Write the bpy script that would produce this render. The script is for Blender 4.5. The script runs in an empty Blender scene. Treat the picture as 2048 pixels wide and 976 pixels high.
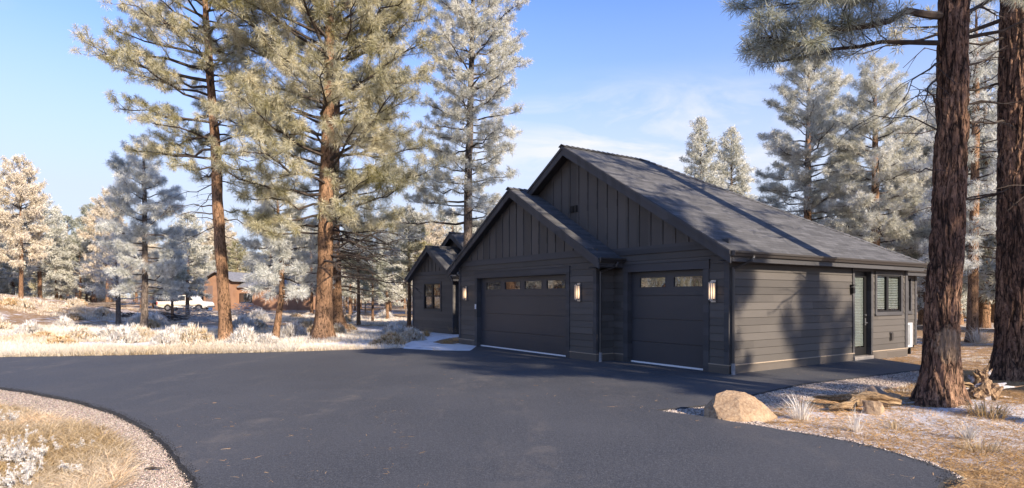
import bpy, math, random
import numpy as np
from mathutils import Vector, noise
PI = math.pi
sc = bpy.context.scene
COL = sc.collection
F = 1218.8; V0 = 594.5; EYE = 1.775          # focal length (px at 2048), horizon row, eye height

def G(u, v):                                  # photo pixel -> point on the level ground (survey of the plan)
    Y = EYE*F/(v-V0); return ((u-1024)/F*Y, Y)
def at(u, Y): return ((u-1024)/F*Y, Y)        # bearing + distance
def zz(v, Y): return EYE+(V0-v)/F*Y

# ------------------------------------------------------------------ nodes
def new_mat(name):
    m = bpy.data.materials.new(name); m.use_nodes = True
    nt = m.node_tree
    for n in list(nt.nodes): nt.nodes.remove(n)
    return m, nt
def nd(nt, t, **k):
    n = nt.nodes.new(t)
    for a, b in k.items():
        if a.startswith('i_'):
            n.inputs[a[2:].replace('_', ' ')].default_value = b
        else: setattr(n, a, b)
    return n
def lk(nt, a, b): nt.links.new(a, b)
def ramp(nt, fac, stops, interp='LINEAR'):
    r = nd(nt, 'ShaderNodeValToRGB'); cr = r.color_ramp; cr.interpolation = interp
    while len(cr.elements) > 1: cr.elements.remove(cr.elements[-1])
    cr.elements[0].position = stops[0][0]; cr.elements[0].color = c4(stops[0][1])
    for p, c in stops[1:]:
        e = cr.elements.new(p); e.color = c4(c)
    lk(nt, fac, r.inputs[0]); return r.outputs[0]
def c4(c):
    if isinstance(c, (int, float)): return (c, c, c, 1)
    return (c[0], c[1], c[2], 1)
def mixc(nt, f, a, b, mode='MIX'):
    m = nd(nt, 'ShaderNodeMix', data_type='RGBA', blend_type=mode)
    for s, v in ((0, f), (6, a), (7, b)):
        if isinstance(v, (int, float)) and s == 0: m.inputs[0].default_value = v
        elif isinstance(v, (tuple, list, int, float)): m.inputs[s].default_value = c4(v)
        else: lk(nt, v, m.inputs[s])
    return m.outputs[2]
def mth(nt, op, a, b=None, clamp=False):
    m = nd(nt, 'ShaderNodeMath', operation=op, use_clamp=clamp)
    for i, v in enumerate((a, b)):
        if v is None: continue
        if isinstance(v, (int, float)): m.inputs[i].default_value = v
        else: lk(nt, v, m.inputs[i])
    return m.outputs[0]
def coords(nt, kind='Object', scale=(1, 1, 1), rot=(0, 0, 0)):
    t = nd(nt, 'ShaderNodeTexCoord'); mp = nd(nt, 'ShaderNodeMapping')
    mp.inputs['Scale'].default_value = scale; mp.inputs['Rotation'].default_value = rot
    lk(nt, t.outputs[kind], mp.inputs[0]); return mp.outputs[0]
def noi(nt, vec, scale, detail=4, rough=.55, dist=0.):
    n = nd(nt, 'ShaderNodeTexNoise'); n.inputs['Scale'].default_value = scale
    n.inputs['Detail'].default_value = detail; n.inputs['Roughness'].default_value = rough
    n.inputs['Distortion'].default_value = dist
    lk(nt, vec, n.inputs['Vector']); return n.outputs['Fac']
def finish(nt, col, rough=.8, bump=None, bstr=.3, bdist=.01, metal=0., spec=.3, extra=None):
    p = nd(nt, 'ShaderNodeBsdfPrincipled'); o = nd(nt, 'ShaderNodeOutputMaterial')
    if isinstance(col, (tuple, list, int, float)): p.inputs['Base Color'].default_value = c4(col)
    else: lk(nt, col, p.inputs['Base Color'])
    if isinstance(rough, (int, float)): p.inputs['Roughness'].default_value = rough
    else: lk(nt, rough, p.inputs['Roughness'])
    p.inputs['Metallic'].default_value = metal; p.inputs['Specular IOR Level'].default_value = spec
    if bump is not None:
        b = nd(nt, 'ShaderNodeBump'); b.inputs['Strength'].default_value = bstr; b.inputs['Distance'].default_value = bdist
        lk(nt, bump, b.inputs['Height']); lk(nt, b.outputs[0], p.inputs['Normal'])
    lk(nt, p.outputs[0], o.inputs[0]); return p

def simple(name, col, rough=.6, metal=0., spec=.3, var=.0, nscale=8., bstr=0.):
    m, nt = new_mat(name)
    v = coords(nt); n = noi(nt, v, nscale)
    c = mixc(nt, n, tuple(x*(1-var) for x in col), tuple(min(1, x*(1+var)) for x in col)) if var else col
    finish(nt, c, rough, n if bstr else None, bstr, .01, metal, spec); return m

M = {}
# painted fibre-cement siding (charcoal); each board row gets its own slight tone
def siding_mat(name, base, uvrow=True):
    m, nt = new_mat(name)
    uv = coords(nt, 'UV')
    grain = noi(nt, coords(nt, 'UV', (3, 60, 1)), 2.0, 5, .6)
    big = noi(nt, uv, .9, 4)
    wn = nd(nt, 'ShaderNodeTexWhiteNoise', noise_dimensions='3D')
    sx = nd(nt, 'ShaderNodeSeparateXYZ'); lk(nt, uv, sx.inputs[0])
    cb = nd(nt, 'ShaderNodeCombineXYZ')
    lk(nt, mth(nt, 'FLOOR', mth(nt, 'DIVIDE', sx.outputs[1], .178)), cb.inputs[1])
    lk(nt, mth(nt, 'FLOOR', mth(nt, 'DIVIDE', sx.outputs[0], 3.66)), cb.inputs[0])
    lk(nt, cb.outputs[0], wn.inputs[0])
    t = mth(nt, 'ADD', mth(nt, 'MULTIPLY', grain, .55), mth(nt, 'ADD', mth(nt, 'MULTIPLY', big, .35), mth(nt, 'MULTIPLY', wn.outputs[0], .50)))
    col = ramp(nt, t, [(.3, tuple(x*.72 for x in base)), (1.0, tuple(x*1.35 for x in base))])
    finish(nt, col, ramp(nt, grain, [(.3, .5), (.8, .72)]), grain, .35, .004, 0, .35); return m
M['siding'] = siding_mat('charcoal_siding', (.078, .071, .065))
M['trim'] = siding_mat('charcoal_trim', (.055, .054, .057))
# door panel
m, nt = new_mat('garage_door_paint'); g = noi(nt, coords(nt, 'Object', (8, 8, 120)), 3, 4)
finish(nt, ramp(nt, noi(nt, coords(nt), .7, 3), [(.3, (.043, .044, .051)), (.7, (.052, .053, .060))]), .42, g, .12, .002, 0, .4); M['door'] = m
M['soffit'] = simple('soffit_paint', (.035, .034, .036), .7, var=.15)
M['gutter'] = simple('gutter_metal', (.045, .041, .039), .38, .0, .5, .1, 5)
M['frost_metal'] = simple('frosty_downspout_foot', (.22, .22, .23), .7, var=.3, nscale=30)
M['frame'] = simple('window_frame_black', (.012, .012, .013), .4)
M['steel'] = simple('brushed_lamp_metal', (.42, .42, .43), .35, .85)
M['white_plastic'] = simple('white_plastic', (.75, .76, .78), .4)
M['concrete'] = simple('concrete_sill', (.42, .37, .31), .85, var=.2, nscale=14, bstr=.2)
m, nt = new_mat('lamp_glass_lit')
e = nd(nt, 'ShaderNodeEmission'); e.inputs[0].default_value = (1, .62, .30, 1); e.inputs[1].default_value = 1.35
o = nd(nt, 'ShaderNodeOutputMaterial'); lk(nt, e.outputs[0], o.inputs[0]); M['lamp'] = m
def glass(name, tint, rough=.03, spec=1.):
    m, nt = new_mat(name)
    v = noi(nt, coords(nt), 1.2, 3)
    finish(nt, tint, rough, v, .05, .01, 0, spec); return m
M['glass'] = glass('dark_window_glass', (.02, .022, .025), .02, 1.)
m, nt = new_mat('lap_glass_clear')
gl = nd(nt, 'ShaderNodeBsdfGlossy'); gl.inputs['Roughness'].default_value = .02
tr = nd(nt, 'ShaderNodeBsdfTransparent'); tr.inputs[0].default_value = (.75, .78, .78, 1)
fr = nd(nt, 'ShaderNodeMath', operation='MULTIPLY_ADD'); lw = nd(nt, 'ShaderNodeLayerWeight'); pw = mth(nt, 'POWER', lw.outputs['Facing'], 4.); lk(nt, pw, fr.inputs[0]); fr.inputs[1].default_value = .6; fr.inputs[2].default_value = .05
mx = nd(nt, 'ShaderNodeMixShader'); lk(nt, fr.outputs[0], mx.inputs[0]); lk(nt, tr.outputs[0], mx.inputs[1]); lk(nt, gl.outputs[0], mx.inputs[2])
o = nd(nt, 'ShaderNodeOutputMaterial'); lk(nt, mx.outputs[0], o.inputs[0]); M['clear'] = m
M['blind'] = simple('white_blind', (.48, .48, .45), .7)
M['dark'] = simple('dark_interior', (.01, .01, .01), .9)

# shingles: UV in metres (u along the eave, v up the slope)
m, nt = new_mat('asphalt_shingles')
uv = coords(nt, 'UV')
br = nd(nt, 'ShaderNodeTexBrick'); br.offset = .5; br.offset_frequency = 2
for k, v in (('Scale', 1.), ('Mortar Size', .006), ('Mortar Smooth', .3), ('Bias', 0.), ('Brick Width', .25), ('Row Height', .14)): br.inputs[k].default_value = v
br.inputs['Color1'].default_value = c4((.074, .074, .078)); br.inputs['Color2'].default_value = c4((.125, .125, .130)); br.inputs['Mortar'].default_value = c4((.018, .017, .018))
lk(nt, uv, br.inputs[0])
br2 = nd(nt, 'ShaderNodeTexBrick'); br2.offset = .37
for k, v in (('Scale', 1.), ('Mortar Size', .0), ('Brick Width', .61), ('Row Height', .14)): br2.inputs[k].default_value = v
br2.inputs['Color1'].default_value = c4(.55); br2.inputs['Color2'].default_value = c4(1.35)
lk(nt, uv, br2.inputs[0])
c = mixc(nt, 1., br.outputs[0], br2.outputs[0], 'MULTIPLY')
gr = noi(nt, uv, 160, 2); c = mixc(nt, .45, c, ramp(nt, gr, [(.35, (.03, .03, .032)), (.7, (.20, .20, .205))]))
sx = nd(nt, 'ShaderNodeSeparateXYZ'); lk(nt, uv, sx.inputs[0])
saw = mth(nt, 'FRACT', mth(nt, 'DIVIDE', sx.outputs[1], .14))
h = mth(nt, 'ADD', mth(nt, 'MULTIPLY', mth(nt, 'SUBTRACT', 1., saw), 1.), mth(nt, 'MULTIPLY', br.outputs[1], -.5))
finish(nt, c, .9, h, .45, .010, 0, .2); M['shingle'] = m

# asphalt
m, nt = new_mat('asphalt')
v = coords(nt)
f1 = noi(nt, v, 62, 4, .75); f1b = noi(nt, v, 22, 3, .7); f2 = noi(nt, v, .35, 5, .6); f3 = noi(nt, coords(nt, 'Object', (1, .16, 1), (0, 0, 1.25)), 1.1, 6, .65)
g1 = mth(nt, 'ADD', mth(nt, 'MULTIPLY', f1, .75), mth(nt, 'MULTIPLY', f1b, .25))
c = ramp(nt, g1, [(.32, (.018, .0185, .021)), (.50, (.058, .0605, .067)), (.66, (.150, .152, .160))])
c = mixc(nt, ramp(nt, f2, [(.40, 0.), (.62, .5)]), c, (.090, .091, .098))
dust = noi(nt, v, 1.7, 7, .72, .8)
c = mixc(nt, mth(nt, 'MULTIPLY', ramp(nt, f3, [(.50, 0.), (.68, .8)]), ramp(nt, dust, [(.45, 0.), (.62, .55)])), c, (.19, .165, .14))
finish(nt, c, ramp(nt, f2, [(.3, .66), (.7, .82)]), g1, .6, .012, 0, .35); M['asphalt'] = m
m, nt = new_mat('asphalt_edge'); v = coords(nt); f1 = noi(nt, v, 55, 4, .7)
finish(nt, ramp(nt, f1, [(.35, (.014, .014, .015)), (.55, (.045, .045, .048)), (.75, (.13, .128, .125))]), .85, f1, 1., .03, 0, .3); M['asphalt_edge'] = m
# gravel base sheet
m, nt = new_mat('gravel'); v = coords(nt)
vo = nd(nt, 'ShaderNodeTexVoronoi'); vo.inputs['Scale'].default_value = 70; lk(nt, v, vo.inputs[0])
c = ramp(nt, noi(nt, v, 60, 2), [(.3, (.26, .19, .15)), (.5, (.52, .42, .345)), (.75, (.72, .62, .53))])
c = mixc(nt, .5, c, vo.outputs['Color'], 'SOFT_LIGHT')
c = mixc(nt, ramp(nt, noi(nt, v, .8, 4), [(.5, 0.), (.75, .4)]), c, (.42, .33, .29))
finish(nt, c, .95, vo.outputs[0], 1., .03, 0, .2); M['gravel'] = m
m, nt = new_mat('gravel_stone')
oi = nd(nt, 'ShaderNodeVertexColor'); oi.layer_name = 'col'
sx = nd(nt, 'ShaderNodeSeparateColor'); lk(nt, oi.outputs[0], sx.inputs[0])
finish(nt, ramp(nt, sx.outputs[0], [(0., (.10, .09, .085)), (.25, (.36, .28, .23)), (.6, (.50, .41, .34)), (1., (.66, .59, .52))]), .9, None); M['stone'] = m
# ground litter / frost
m, nt = new_mat('frosty_ground'); v = coords(nt)
n1 = noi(nt, v, .55, 6, .62, .6); n2 = noi(nt, coords(nt, 'Object', (1, 2.6, 1), (0, 0, -.15)), 1.5, 7, .7, .5); n3 = noi(nt, v, 24, 5, .7); n4 = noi(nt, v, .12, 3)
c = ramp(nt, n3, [(.3, (.11, .065, .034)), (.5, (.30, .19, .105)), (.72, (.55, .38, .21))])
c = mixc(nt, ramp(nt, n1, [(.35, 0.), (.65, .7)]), c, ramp(nt, n3, [(.3, (.16, .095, .05)), (.7, (.46, .30, .16))]))
s = mth(nt, 'ADD', mth(nt, 'MULTIPLY', n2, .75), mth(nt, 'ADD', mth(nt, 'MULTIPLY', n4, .30), mth(nt, 'MULTIPLY', n3, .16)))
vc = nd(nt, 'ShaderNodeVertexColor'); vc.layer_name = 'col'
sv = nd(nt, 'ShaderNodeSeparateColor'); lk(nt, vc.outputs[0], sv.inputs[0])
s = mth(nt, 'ADD', s, mth(nt, 'MULTIPLY', mth(nt, 'SUBTRACT', sv.outputs[0], .5), .4))
c = mixc(nt, ramp(nt, s, [(.63, 0.), (.69, .85), (.8, .95)]), c, (.80, .80, .83))
hh = mth(nt, 'ADD', mth(nt, 'MULTIPLY', n3, .5), n2)
finish(nt, c, .95, hh, .9, .05, 0, .15); M['ground'] = m
m, nt = new_mat('frost_on_path'); v = coords(nt); n1 = noi(nt, v, 2., 6); n3 = noi(nt, v, 60, 3)
c = mixc(nt, ramp(nt, n1, [(.30, .0), (.45, 1.)]), (.45, .44, .46), ramp(nt, n3, [(.3, (.68, .69, .72)), (.7, (.82, .82, .84))]))
finish(nt, c, .9, n3, .4, .01, 0, .2); M['path'] = m

def leaf_mat(name, green, frost, amount, spread=.35, trans=.35):
    m, nt = new_mat(name)
    vc = nd(nt, 'ShaderNodeVertexColor'); vc.layer_name = 'col'
    s = nd(nt, 'ShaderNodeSeparateColor'); lk(nt, vc.outputs[0], s.inputs[0])
    # R: per tuft random, G: 0 at the needle base, 1 at its tip, B: per needle random
    f = mth(nt, 'ADD', mth(nt, 'MULTIPLY', s.outputs[1], .45), mth(nt, 'MULTIPLY', mth(nt, 'SUBTRACT', s.outputs[0], .5), spread*2))
    f = mth(nt, 'ADD', f, mth(nt, 'MULTIPLY', mth(nt, 'SUBTRACT', s.outputs[2], .5), .35))
    f = mth(nt, 'ADD', f, amount-.2, True)
    gcol = mixc(nt, s.outputs[2], tuple(x*.7 for x in green), tuple(x*1.4 for x in green))
    gcol = mixc(nt, mth(nt, 'GREATER_THAN', s.outputs[0], .62), gcol, tuple(min(1, a*b) for a, b in zip(green, (2.1, 1.75, 1.3))))
    c = mixc(nt, f, gcol, frost)
    d = nd(nt, 'ShaderNodeBsdfDiffuse'); t = nd(nt, 'ShaderNodeBsdfTranslucent')
    lk(nt, c, d.inputs[0]); lk(nt, c, t.inputs[0])
    mx = nd(nt, 'ShaderNodeMixShader'); mx.inputs[0].default_value = trans
    lk(nt, d.outputs[0], mx.inputs[1]); lk(nt, t.outputs[0], mx.inputs[2])
    o = nd(nt, 'ShaderNodeOutputMaterial'); lk(nt, mx.outputs[0], o.inputs[0]); return m
M['needle'] = leaf_mat('frosted_pine_needles', (.20, .175, .035), (.80, .77, .62), .45, .40)
M['needle_green'] = leaf_mat('olive_pine_needles', (.12, .135, .045), (.76, .77, .71), .44, .3)
M['needle_white'] = leaf_mat('hoar_white_needles', (.15, .155, .07), (.86, .85, .79), .62, .34)
M['needle_sun_tan'] = leaf_mat('sun_tinted_pine_needles', (.28, .22, .11), (.84, .77, .65), .68, .3)  # tan variant: warm sunlight on the needles is put into their colour
M['needle_blue'] = leaf_mat('grey_pine_needles', (.15, .16, .09), (.86, .87, .84), .74, .28)
M['straw'] = leaf_mat('dry_straw', (.46, .31, .13), (.84, .76, .62), .38, .5, .3)
M['frostgrass'] = leaf_mat('frosted_grass', (.50, .37, .20), (.80, .77, .71), .58, .5, .3)
M['whiteweed'] = leaf_mat('hoar_weed', (.50, .42, .31), (.80, .80, .80), .66, .4, .3)
M['litter'] = leaf_mat('needle_litter', (.42, .25, .10), (.74, .56, .34), .34, .5, .1)

def bark_mat(name, dark, mid, light, sx=7., sz=1.6, hold=.5, scar=None):
    """ridged, vertically stretched plates split by dark fissures"""
    m, nt = new_mat(name)
    w = nd(nt, 'ShaderNodeTexNoise'); w.inputs['Scale'].default_value = .9; w.inputs['Detail'].default_value = 3; v = coords(nt, 'Object', (sx, sx, sz)); lk(nt, v, w.inputs['Vector'])
    vv = nd(nt, 'ShaderNodeVectorMath', operation='ADD'); lk(nt, v, vv.inputs[0]); lk(nt, w.outputs['Color'], vv.inputs[1])
    a = noi(nt, vv.outputs[0], 1., 2, .5); b = noi(nt, vv.outputs[0], 2.3, 3, .6)
    ra = mth(nt, 'ABSOLUTE', mth(nt, 'SUBTRACT', a, .5)); rb = mth(nt, 'ABSOLUTE', mth(nt, 'SUBTRACT', b, .5))
    fis = mth(nt, 'MULTIPLY', ramp(nt, ra, [(0., .0), (.05, 1.)]), ramp(nt, rb, [(0., hold), (.04, 1.)]))
    fl = noi(nt, coords(nt, 'Object', (sx*5, sx*5, sz*10)), 1., 5, .75); big = noi(nt, coords(nt, 'Object', (1.4, 1.4, .5)), 1., 3)
    base = ramp(nt, mth(nt, 'ADD', mth(nt, 'MULTIPLY', fl, .7), mth(nt, 'MULTIPLY', big, .45)), [(.36, dark), (.56, mid), (.78, light)])
    c = mixc(nt, fis, tuple(x*.28 for x in dark), base)
    if scar:
        q = nd(nt, 'ShaderNodeMapping'); tc = nd(nt, 'ShaderNodeTexCoord'); lk(nt, tc.outputs['Object'], q.inputs[0])
        q.inputs['Location'].default_value = tuple(-a*b for a, b in zip(scar[0], scar[1])); q.inputs['Scale'].default_value = scar[1]
        ln = nd(nt, 'ShaderNodeVectorMath', operation='LENGTH'); lk(nt, q.outputs[0], ln.inputs[0])
        mk = mth(nt, 'ADD', ln.outputs['Value'], mth(nt, 'MULTIPLY', mth(nt, 'SUBTRACT', noi(nt, coords(nt), 16, 4), .5), 1.3))
        c = mixc(nt, ramp(nt, mk, [(.75, .8), (1.05, .0)]), c, mixc(nt, fl, (.20, .14, .095), (.40, .29, .195)))
    hgt = mth(nt, 'ADD', fis, mth(nt, 'MULTIPLY', fl, .8))
    finish(nt, c, .92, hgt, .9, .02, 0, .15); return m
M['bark_near'] = bark_mat('ponderosa_bark_dark', (.055, .038, .032), (.175, .100, .068), (.48, .30, .19), 6.2, 1.1, .2)
M['bark_scar'] = bark_mat('ponderosa_bark_scarred', (.055, .038, .032), (.175, .100, .068), (.48, .30, .19), 6.2, 1.1, .2, ((.05, -.24, .95), (4.2, 3.0, 3.2)))
M['bark'] = bark_mat('ponderosa_bark_orange', (.13, .075, .046), (.29, .17, .10), (.50, .32, .20), 13., 3., .55)
M['bark_grey'] = bark_mat('grey_bark', (.09, .075, .065), (.22, .175, .145), (.38, .31, .25), 13., 3., .5)
M['twig'] = simple('twig_bark', (.062, .048, .040), .95, var=.6, nscale=14, bstr=.9)
M['twig_frost'] = simple('frosted_twigs', (.42, .41, .40), .9, var=.35, nscale=10)
m, nt = new_mat('weathered_wood'); v = coords(nt, 'Object', (6, 30, 30)); n1 = noi(nt, v, 1., 5, .7)
finish(nt, ramp(nt, n1, [(.3, (.07, .045, .028)), (.48, (.27, .18, .10)), (.7, (.50, .37, .23))]), .9, n1, .9, .03, 0, .2); M['deadwood'] = m

# ------------------------------------------------------------------ mesh builder
class MB:
    def __init__(s): s.v = []; s.f = []; s.uv = []; s.mi = []
    def face(s, pts, uvs=None, mi=0):
        b = len(s.v); s.v += [tuple(p) for p in pts]; s.f.append(tuple(range(b, b+len(pts))))
        s.uv.append(uvs or [(p[0]+p[1], p[2]) for p in pts]); s.mi.append(mi)
    def box(s, a, b, mi=0):
        x0, y0, z0 = (min(p, q) for p, q in zip(a, b)); x1, y1, z1 = (max(p, q) for p, q in zip(a, b))
        P = lambda i, j, k: ((x0, x1)[i], (y0, y1)[j], (z0, z1)[k])
        for q in ((P(0,0,0),P(0,1,0),P(1,1,0),P(1,0,0)), (P(0,0,1),P(1,0,1),P(1,1,1),P(0,1,1)), (P(0,0,0),P(1,0,0),P(1,0,1),P(0,0,1)),
                  (P(1,0,0),P(1,1,0),P(1,1,1),P(1,0,1)), (P(1,1,0),P(0,1,0),P(0,1,1),P(1,1,1)), (P(0,1,0),P(0,0,0),P(0,0,1),P(0,1,1))):
            s.face(q, None, mi)
    def prism(s, poly, off, mi=0, uvf=None):           # polygon (3d) + offset vector
        q = [tuple(a+b for a, b in zip(p, off)) for p in poly]
        U = (lambda L: [uvf(p) for p in L]) if uvf else (lambda L: None)
        s.face(poly, U(poly), mi); s.face(q[::-1], U(q[::-1]), mi)
        n = len(poly)
        for i in range(n):
            j = (i+1) % n; L = [poly[i], q[i], q[j], poly[j]]; s.face(L, U(L), mi)
    def tube(s, pts, rads, k=8, cap=True, mi=0):
        pts = [Vector(p) for p in pts]; n = len(pts); rings = []
        up = Vector((0, 0, 1))
        for i, p in enumerate(pts):
            d = (pts[min(i+1, n-1)]-pts[max(i-1, 0)]).normalized()
            a = d.cross(up if abs(d.z) < .93 else Vector((1, 0, 0))).normalized(); b = d.cross(a)
            r = rads[i] if hasattr(rads, '__len__') else rads
            rings.append([len(s.v)+j for j in range(k)])
            for j in range(k):
                t = 2*PI*j/k; s.v.append(tuple(p+(a*math.cos(t)+b*math.sin(t))*r))
        for i in range(n-1):
            for j in range(k):
                l = (j+1) % k; s.f.append((rings[i][j], rings[i][l], rings[i+1][l], rings[i+1][j])); s.uv.append([(j/k, i), ((j+1)/k, i), ((j+1)/k, i+1), (j/k, i+1)]); s.mi.append(mi)
        if cap:
            s.f.append(tuple(rings[0][::-1])); s.uv.append([(0, 0)]*k); s.mi.append(mi)
            s.f.append(tuple(rings[-1])); s.uv.append([(0, 0)]*k); s.mi.append(mi)
    def build(s, name, mat, parent=None, smooth=False):
        me = bpy.data.meshes.new(name); me.from_pydata(s.v, [], s.f)
        uvl = me.uv_layers.new(name='UVMap')
        uvl.data.foreach_set('uv', [c for f in s.uv for p in f for c in p])
        for mm in (mat if isinstance(mat, (list, tuple)) else [mat]): me.materials.append(mm)
        me.polygons.foreach_set('material_index', s.mi)
        if smooth: me.polygons.foreach_set('use_smooth', [True]*len(me.polygons))
        me.update()
        o = bpy.data.objects.new(name, me); COL.objects.link(o)
        if parent: o.parent = parent
        return o
def build_each(mb, name, mat, parent, per=6):
    for i in range(0, len(mb.f), per):
        q = MB()
        for f, uv, mi in zip(mb.f[i:i+per], mb.uv[i:i+per], mb.mi[i:i+per]): q.face([mb.v[k] for k in f], uv, mi)
        q.build(name, mat, parent)
def tag(o, label=None, cat=None, group=None, kind=None):
    if label: o['label'] = label
    if cat: o['category'] = cat
    if group: o['group'] = group
    if kind: o['kind'] = kind
    return o
def empty(name, loc=(0, 0, 0), rz=0., label=None, cat=None, group=None):
    o = bpy.data.objects.new(name, None); COL.objects.link(o); o.location = loc; o.rotation_euler = (0, 0, rz)
    return tag(o, label, cat, group)
def npmesh(name, V, T, mats, parent=None, col=None, mi=None, smooth=False):   # triangles / quads by numpy
    me = bpy.data.meshes.new(name); k = T.shape[1]
    me.vertices.add(len(V)); me.vertices.foreach_set('co', V.astype(np.float32).ravel())
    me.loops.add(T.size); me.loops.foreach_set('vertex_index', T.astype(np.int32).ravel())
    me.polygons.add(len(T)); me.polygons.foreach_set('loop_start', np.arange(0, T.size, k, dtype=np.int32))
    if mi is not None: me.polygons.foreach_set('material_index', mi.astype(np.int32))
    if smooth: me.polygons.foreach_set('use_smooth', np.ones(len(T), dtype=bool))
    me.update(calc_edges=True)
    if col is not None:
        ca = me.color_attributes.new('col', 'FLOAT_COLOR', 'POINT')
        ca.data.foreach_set('color', np.concatenate([col, np.ones((len(col), 1))], 1).astype(np.float32).ravel())
    for m_ in (mats if isinstance(mats, (list, tuple)) else [mats]): me.materials.append(m_)
    o = bpy.data.objects.new(name, me); COL.objects.link(o)
    if parent: o.parent = parent
    return o
def copy_tree(o, parent=None):
    c = o.copy(); COL.objects.link(c); c.parent = parent
    for ch in list(o.children): copy_tree(ch, c)
    return c
SKYTINT = (.62, .77, 1.08); CLOUD = (2.5, 2.68, 3.05); EXPO = 1.02
# ================================================================== THE HOUSE (local frame: x = right along the garage front, y = back)
YAW = .593; P0 = (4.871, 13.708)
house = empty('house', (P0[0], P0[1], 0), YAW-PI/2, 'charcoal farmhouse with board and batten gables and a three car garage on the driveway', 'house')
def L(s, t, z): return (-s, t, z)
EX = .178
def siding(mb, kind, c, u0, u1, z0, z1, openings=()):
    """lap boards on the wall u0..u1, z0..z1; kind F faces the front (-t), R faces the right (-s)"""
    z = z0; k = 0
    while z < z1-1e-4:
        zt = min(z0+(k+1)*EX, z1)
        cuts = sorted({z, zt} | {q for o in openings for q in (o[2], o[3]) if z < q < zt})
        for za, zb in zip(cuts[:-1], cuts[1:]):
            us = [u0, u1]
            iv = sorted((o[0], o[1]) for o in openings if o[2] <= za+1e-5 and o[3] >= zb-1e-5)
            cur = u0; segs = []
            for a, b in iv:
                if a > cur: segs.append((cur, min(a, u1)))
                cur = max(cur, b)
            if cur < u1: segs.append((cur, u1))
            d = lambda q: .015-.011*(q-z)/EX
            for a, b in segs:
                if kind == 'F': P = lambda u, q, e: L(u, c-e, q)
                else: P = lambda u, q, e: L(c-e, u, q)
                off = 7.3*c+3; uvz = lambda q: q-z0
                G_ = .009 if abs(za-z) < 1e-6 else 0
                if zb-za < G_+.002: G_ = 0
                zl = za+G_
                mb.face([P(a, zl, d(zl)), P(b, zl, d(zl)), P(b, zb, d(zb)), P(a, zb, d(zb))], [(a+off+k*1.7, uvz(zl)), (b+off+k*1.7, uvz(zl)), (b+off+k*1.7, uvz(zb)), (a+off+k*1.7, uvz(zb))])
                if G_:
                    mb.face([P(a, zl, -.02), P(b, zl, -.02), P(b, zl, d(zl)), P(a, zl, d(zl))], [(a, 0)]*4)
                    mb.face([P(a, za, -.02), P(b, za, -.02), P(b, zl, -.02), P(a, zl, -.02)], [(a, 0)]*4)
                    mb.face([P(a, za, -.02), P(b, za, -.02), P(b, za, .004), P(a, za, .004)], [(a, 0)]*4)
        z = zt; k += 1
def fbox(mb, s0, s1, t0, t1, z0, z1): mb.box(L(s0, t0, z0), L(s1, t1, z1))

KS = .592                                       # roof pitch 7 in 12
ZB, ZC, ZP = 3.10, 2.90, .23
SA, ZA = 5.467, 6.26                            # main ridge
SB, SBL, D = 3.70, 11.244, .637                 # two-car block: right corner, left corner, how far it stands forward
SA2, ZA2 = 7.475, 5.243
TE = 8.56
# --- lap siding
mb = MB()
siding(mb, 'F', 0, 0, SB, ZP, ZC, [(.676, 3.142, -1, 2.44)])
siding(mb, 'F', -D, SB, SBL, ZP, ZC, [(4.973, 9.95, -1, 2.44)])
siding(mb, 'R', 0, 0, TE, ZP, 2.72, [(5.45, 6.36, -1, 2.50), (6.62, 8.33, 1.27, 2.50)])
siding(mb, 'R', SB, -D, 0, ZP, ZC)
siding(mb, 'R', 1.2, TE, 12.06, .1, 2.62, [(11.40, 11.66, 1.25, 2.46)])
mb.build('lap_siding', M['siding'], house)
mb = MB()
siding(mb, 'F', 2.287, 17.165, 21.67, .22, ZC, [(18.40, 20.30, 1.12, 2.50)])
siding(mb, 'R', 17.165, 2.287, 3.9, .22, ZC)
siding(mb, 'F', 3.9, 11.3, 17.165, .1, ZC)
mb.build('lap_siding', M['siding'], house)
# --- rear, left and inner walls, foundation (solid backing)
mb = MB()
fbox(mb, .03, SBL-.03, TE-.05, TE, 0, 2.75)
fbox(mb, SBL-.1, SBL-.02, -D+.02, 9, 0, 2.9)
fbox(mb, 1.25, 11, 12.0, 12.06, 0, 2.6); fbox(mb, 11, 22, 11.9, 12, 0, 2.8); fbox(mb, 21.57, 21.66, 2.31, 12, 0, 2.9)
fbox(mb, .02, .12, .02, 5.44, 0, 2.7)
mb.build('backing_wall', M['dark'], house)
mb = MB()
for a, b in ((0, 5.42), (6.40, TE)): mb.box((.034, a, 0), (-.05, b, ZP))
for a, b in ((-.034, .518), (3.303, SB-.001)): fbox(mb, a, b, -.034, .05, 0, ZP)
for a, b in ((SB-.034, 4.80), (10.12, SBL+.034)): fbox(mb, a, b, -D-.034, -D+.05, 0, ZP)
fbox(mb, SB-.034, SB+.05, -D+.05, -.034, 0, ZP)
for a, b in ((17.13, 21.70),): fbox(mb, a, b, 2.253, 2.35, 0, .22)
fbox(mb, 17.13, 17.2, 2.35, 3.85, 0, .22)
build_each(mb, 'skirt_board', siding_mat('skirt_board_paint', (.10, .086, .074)), house)
mb = MB()                                        # paler coloured top edge of the skirt board
for a, b in ((0, 5.42), (6.40, TE)): mb.box((.052, a, ZP), (.0, b, ZP+.022))
for a, b in ((-.052, .518), (3.303, SB-.07)): fbox(mb, a, b, -.052, .0, ZP, ZP+.02)
for a, b in ((SB-.052, 4.80), (10.12, SBL+.05)): fbox(mb, a, b, -D-.052, -D, ZP, ZP+.02)
fbox(mb, SB-.052, SB, -D, -.056, ZP, ZP+.02)
build_each(mb, 'skirt_cap', simple('pale_cap', (.36, .29, .22), .8, var=.35, nscale=20), house)
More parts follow.
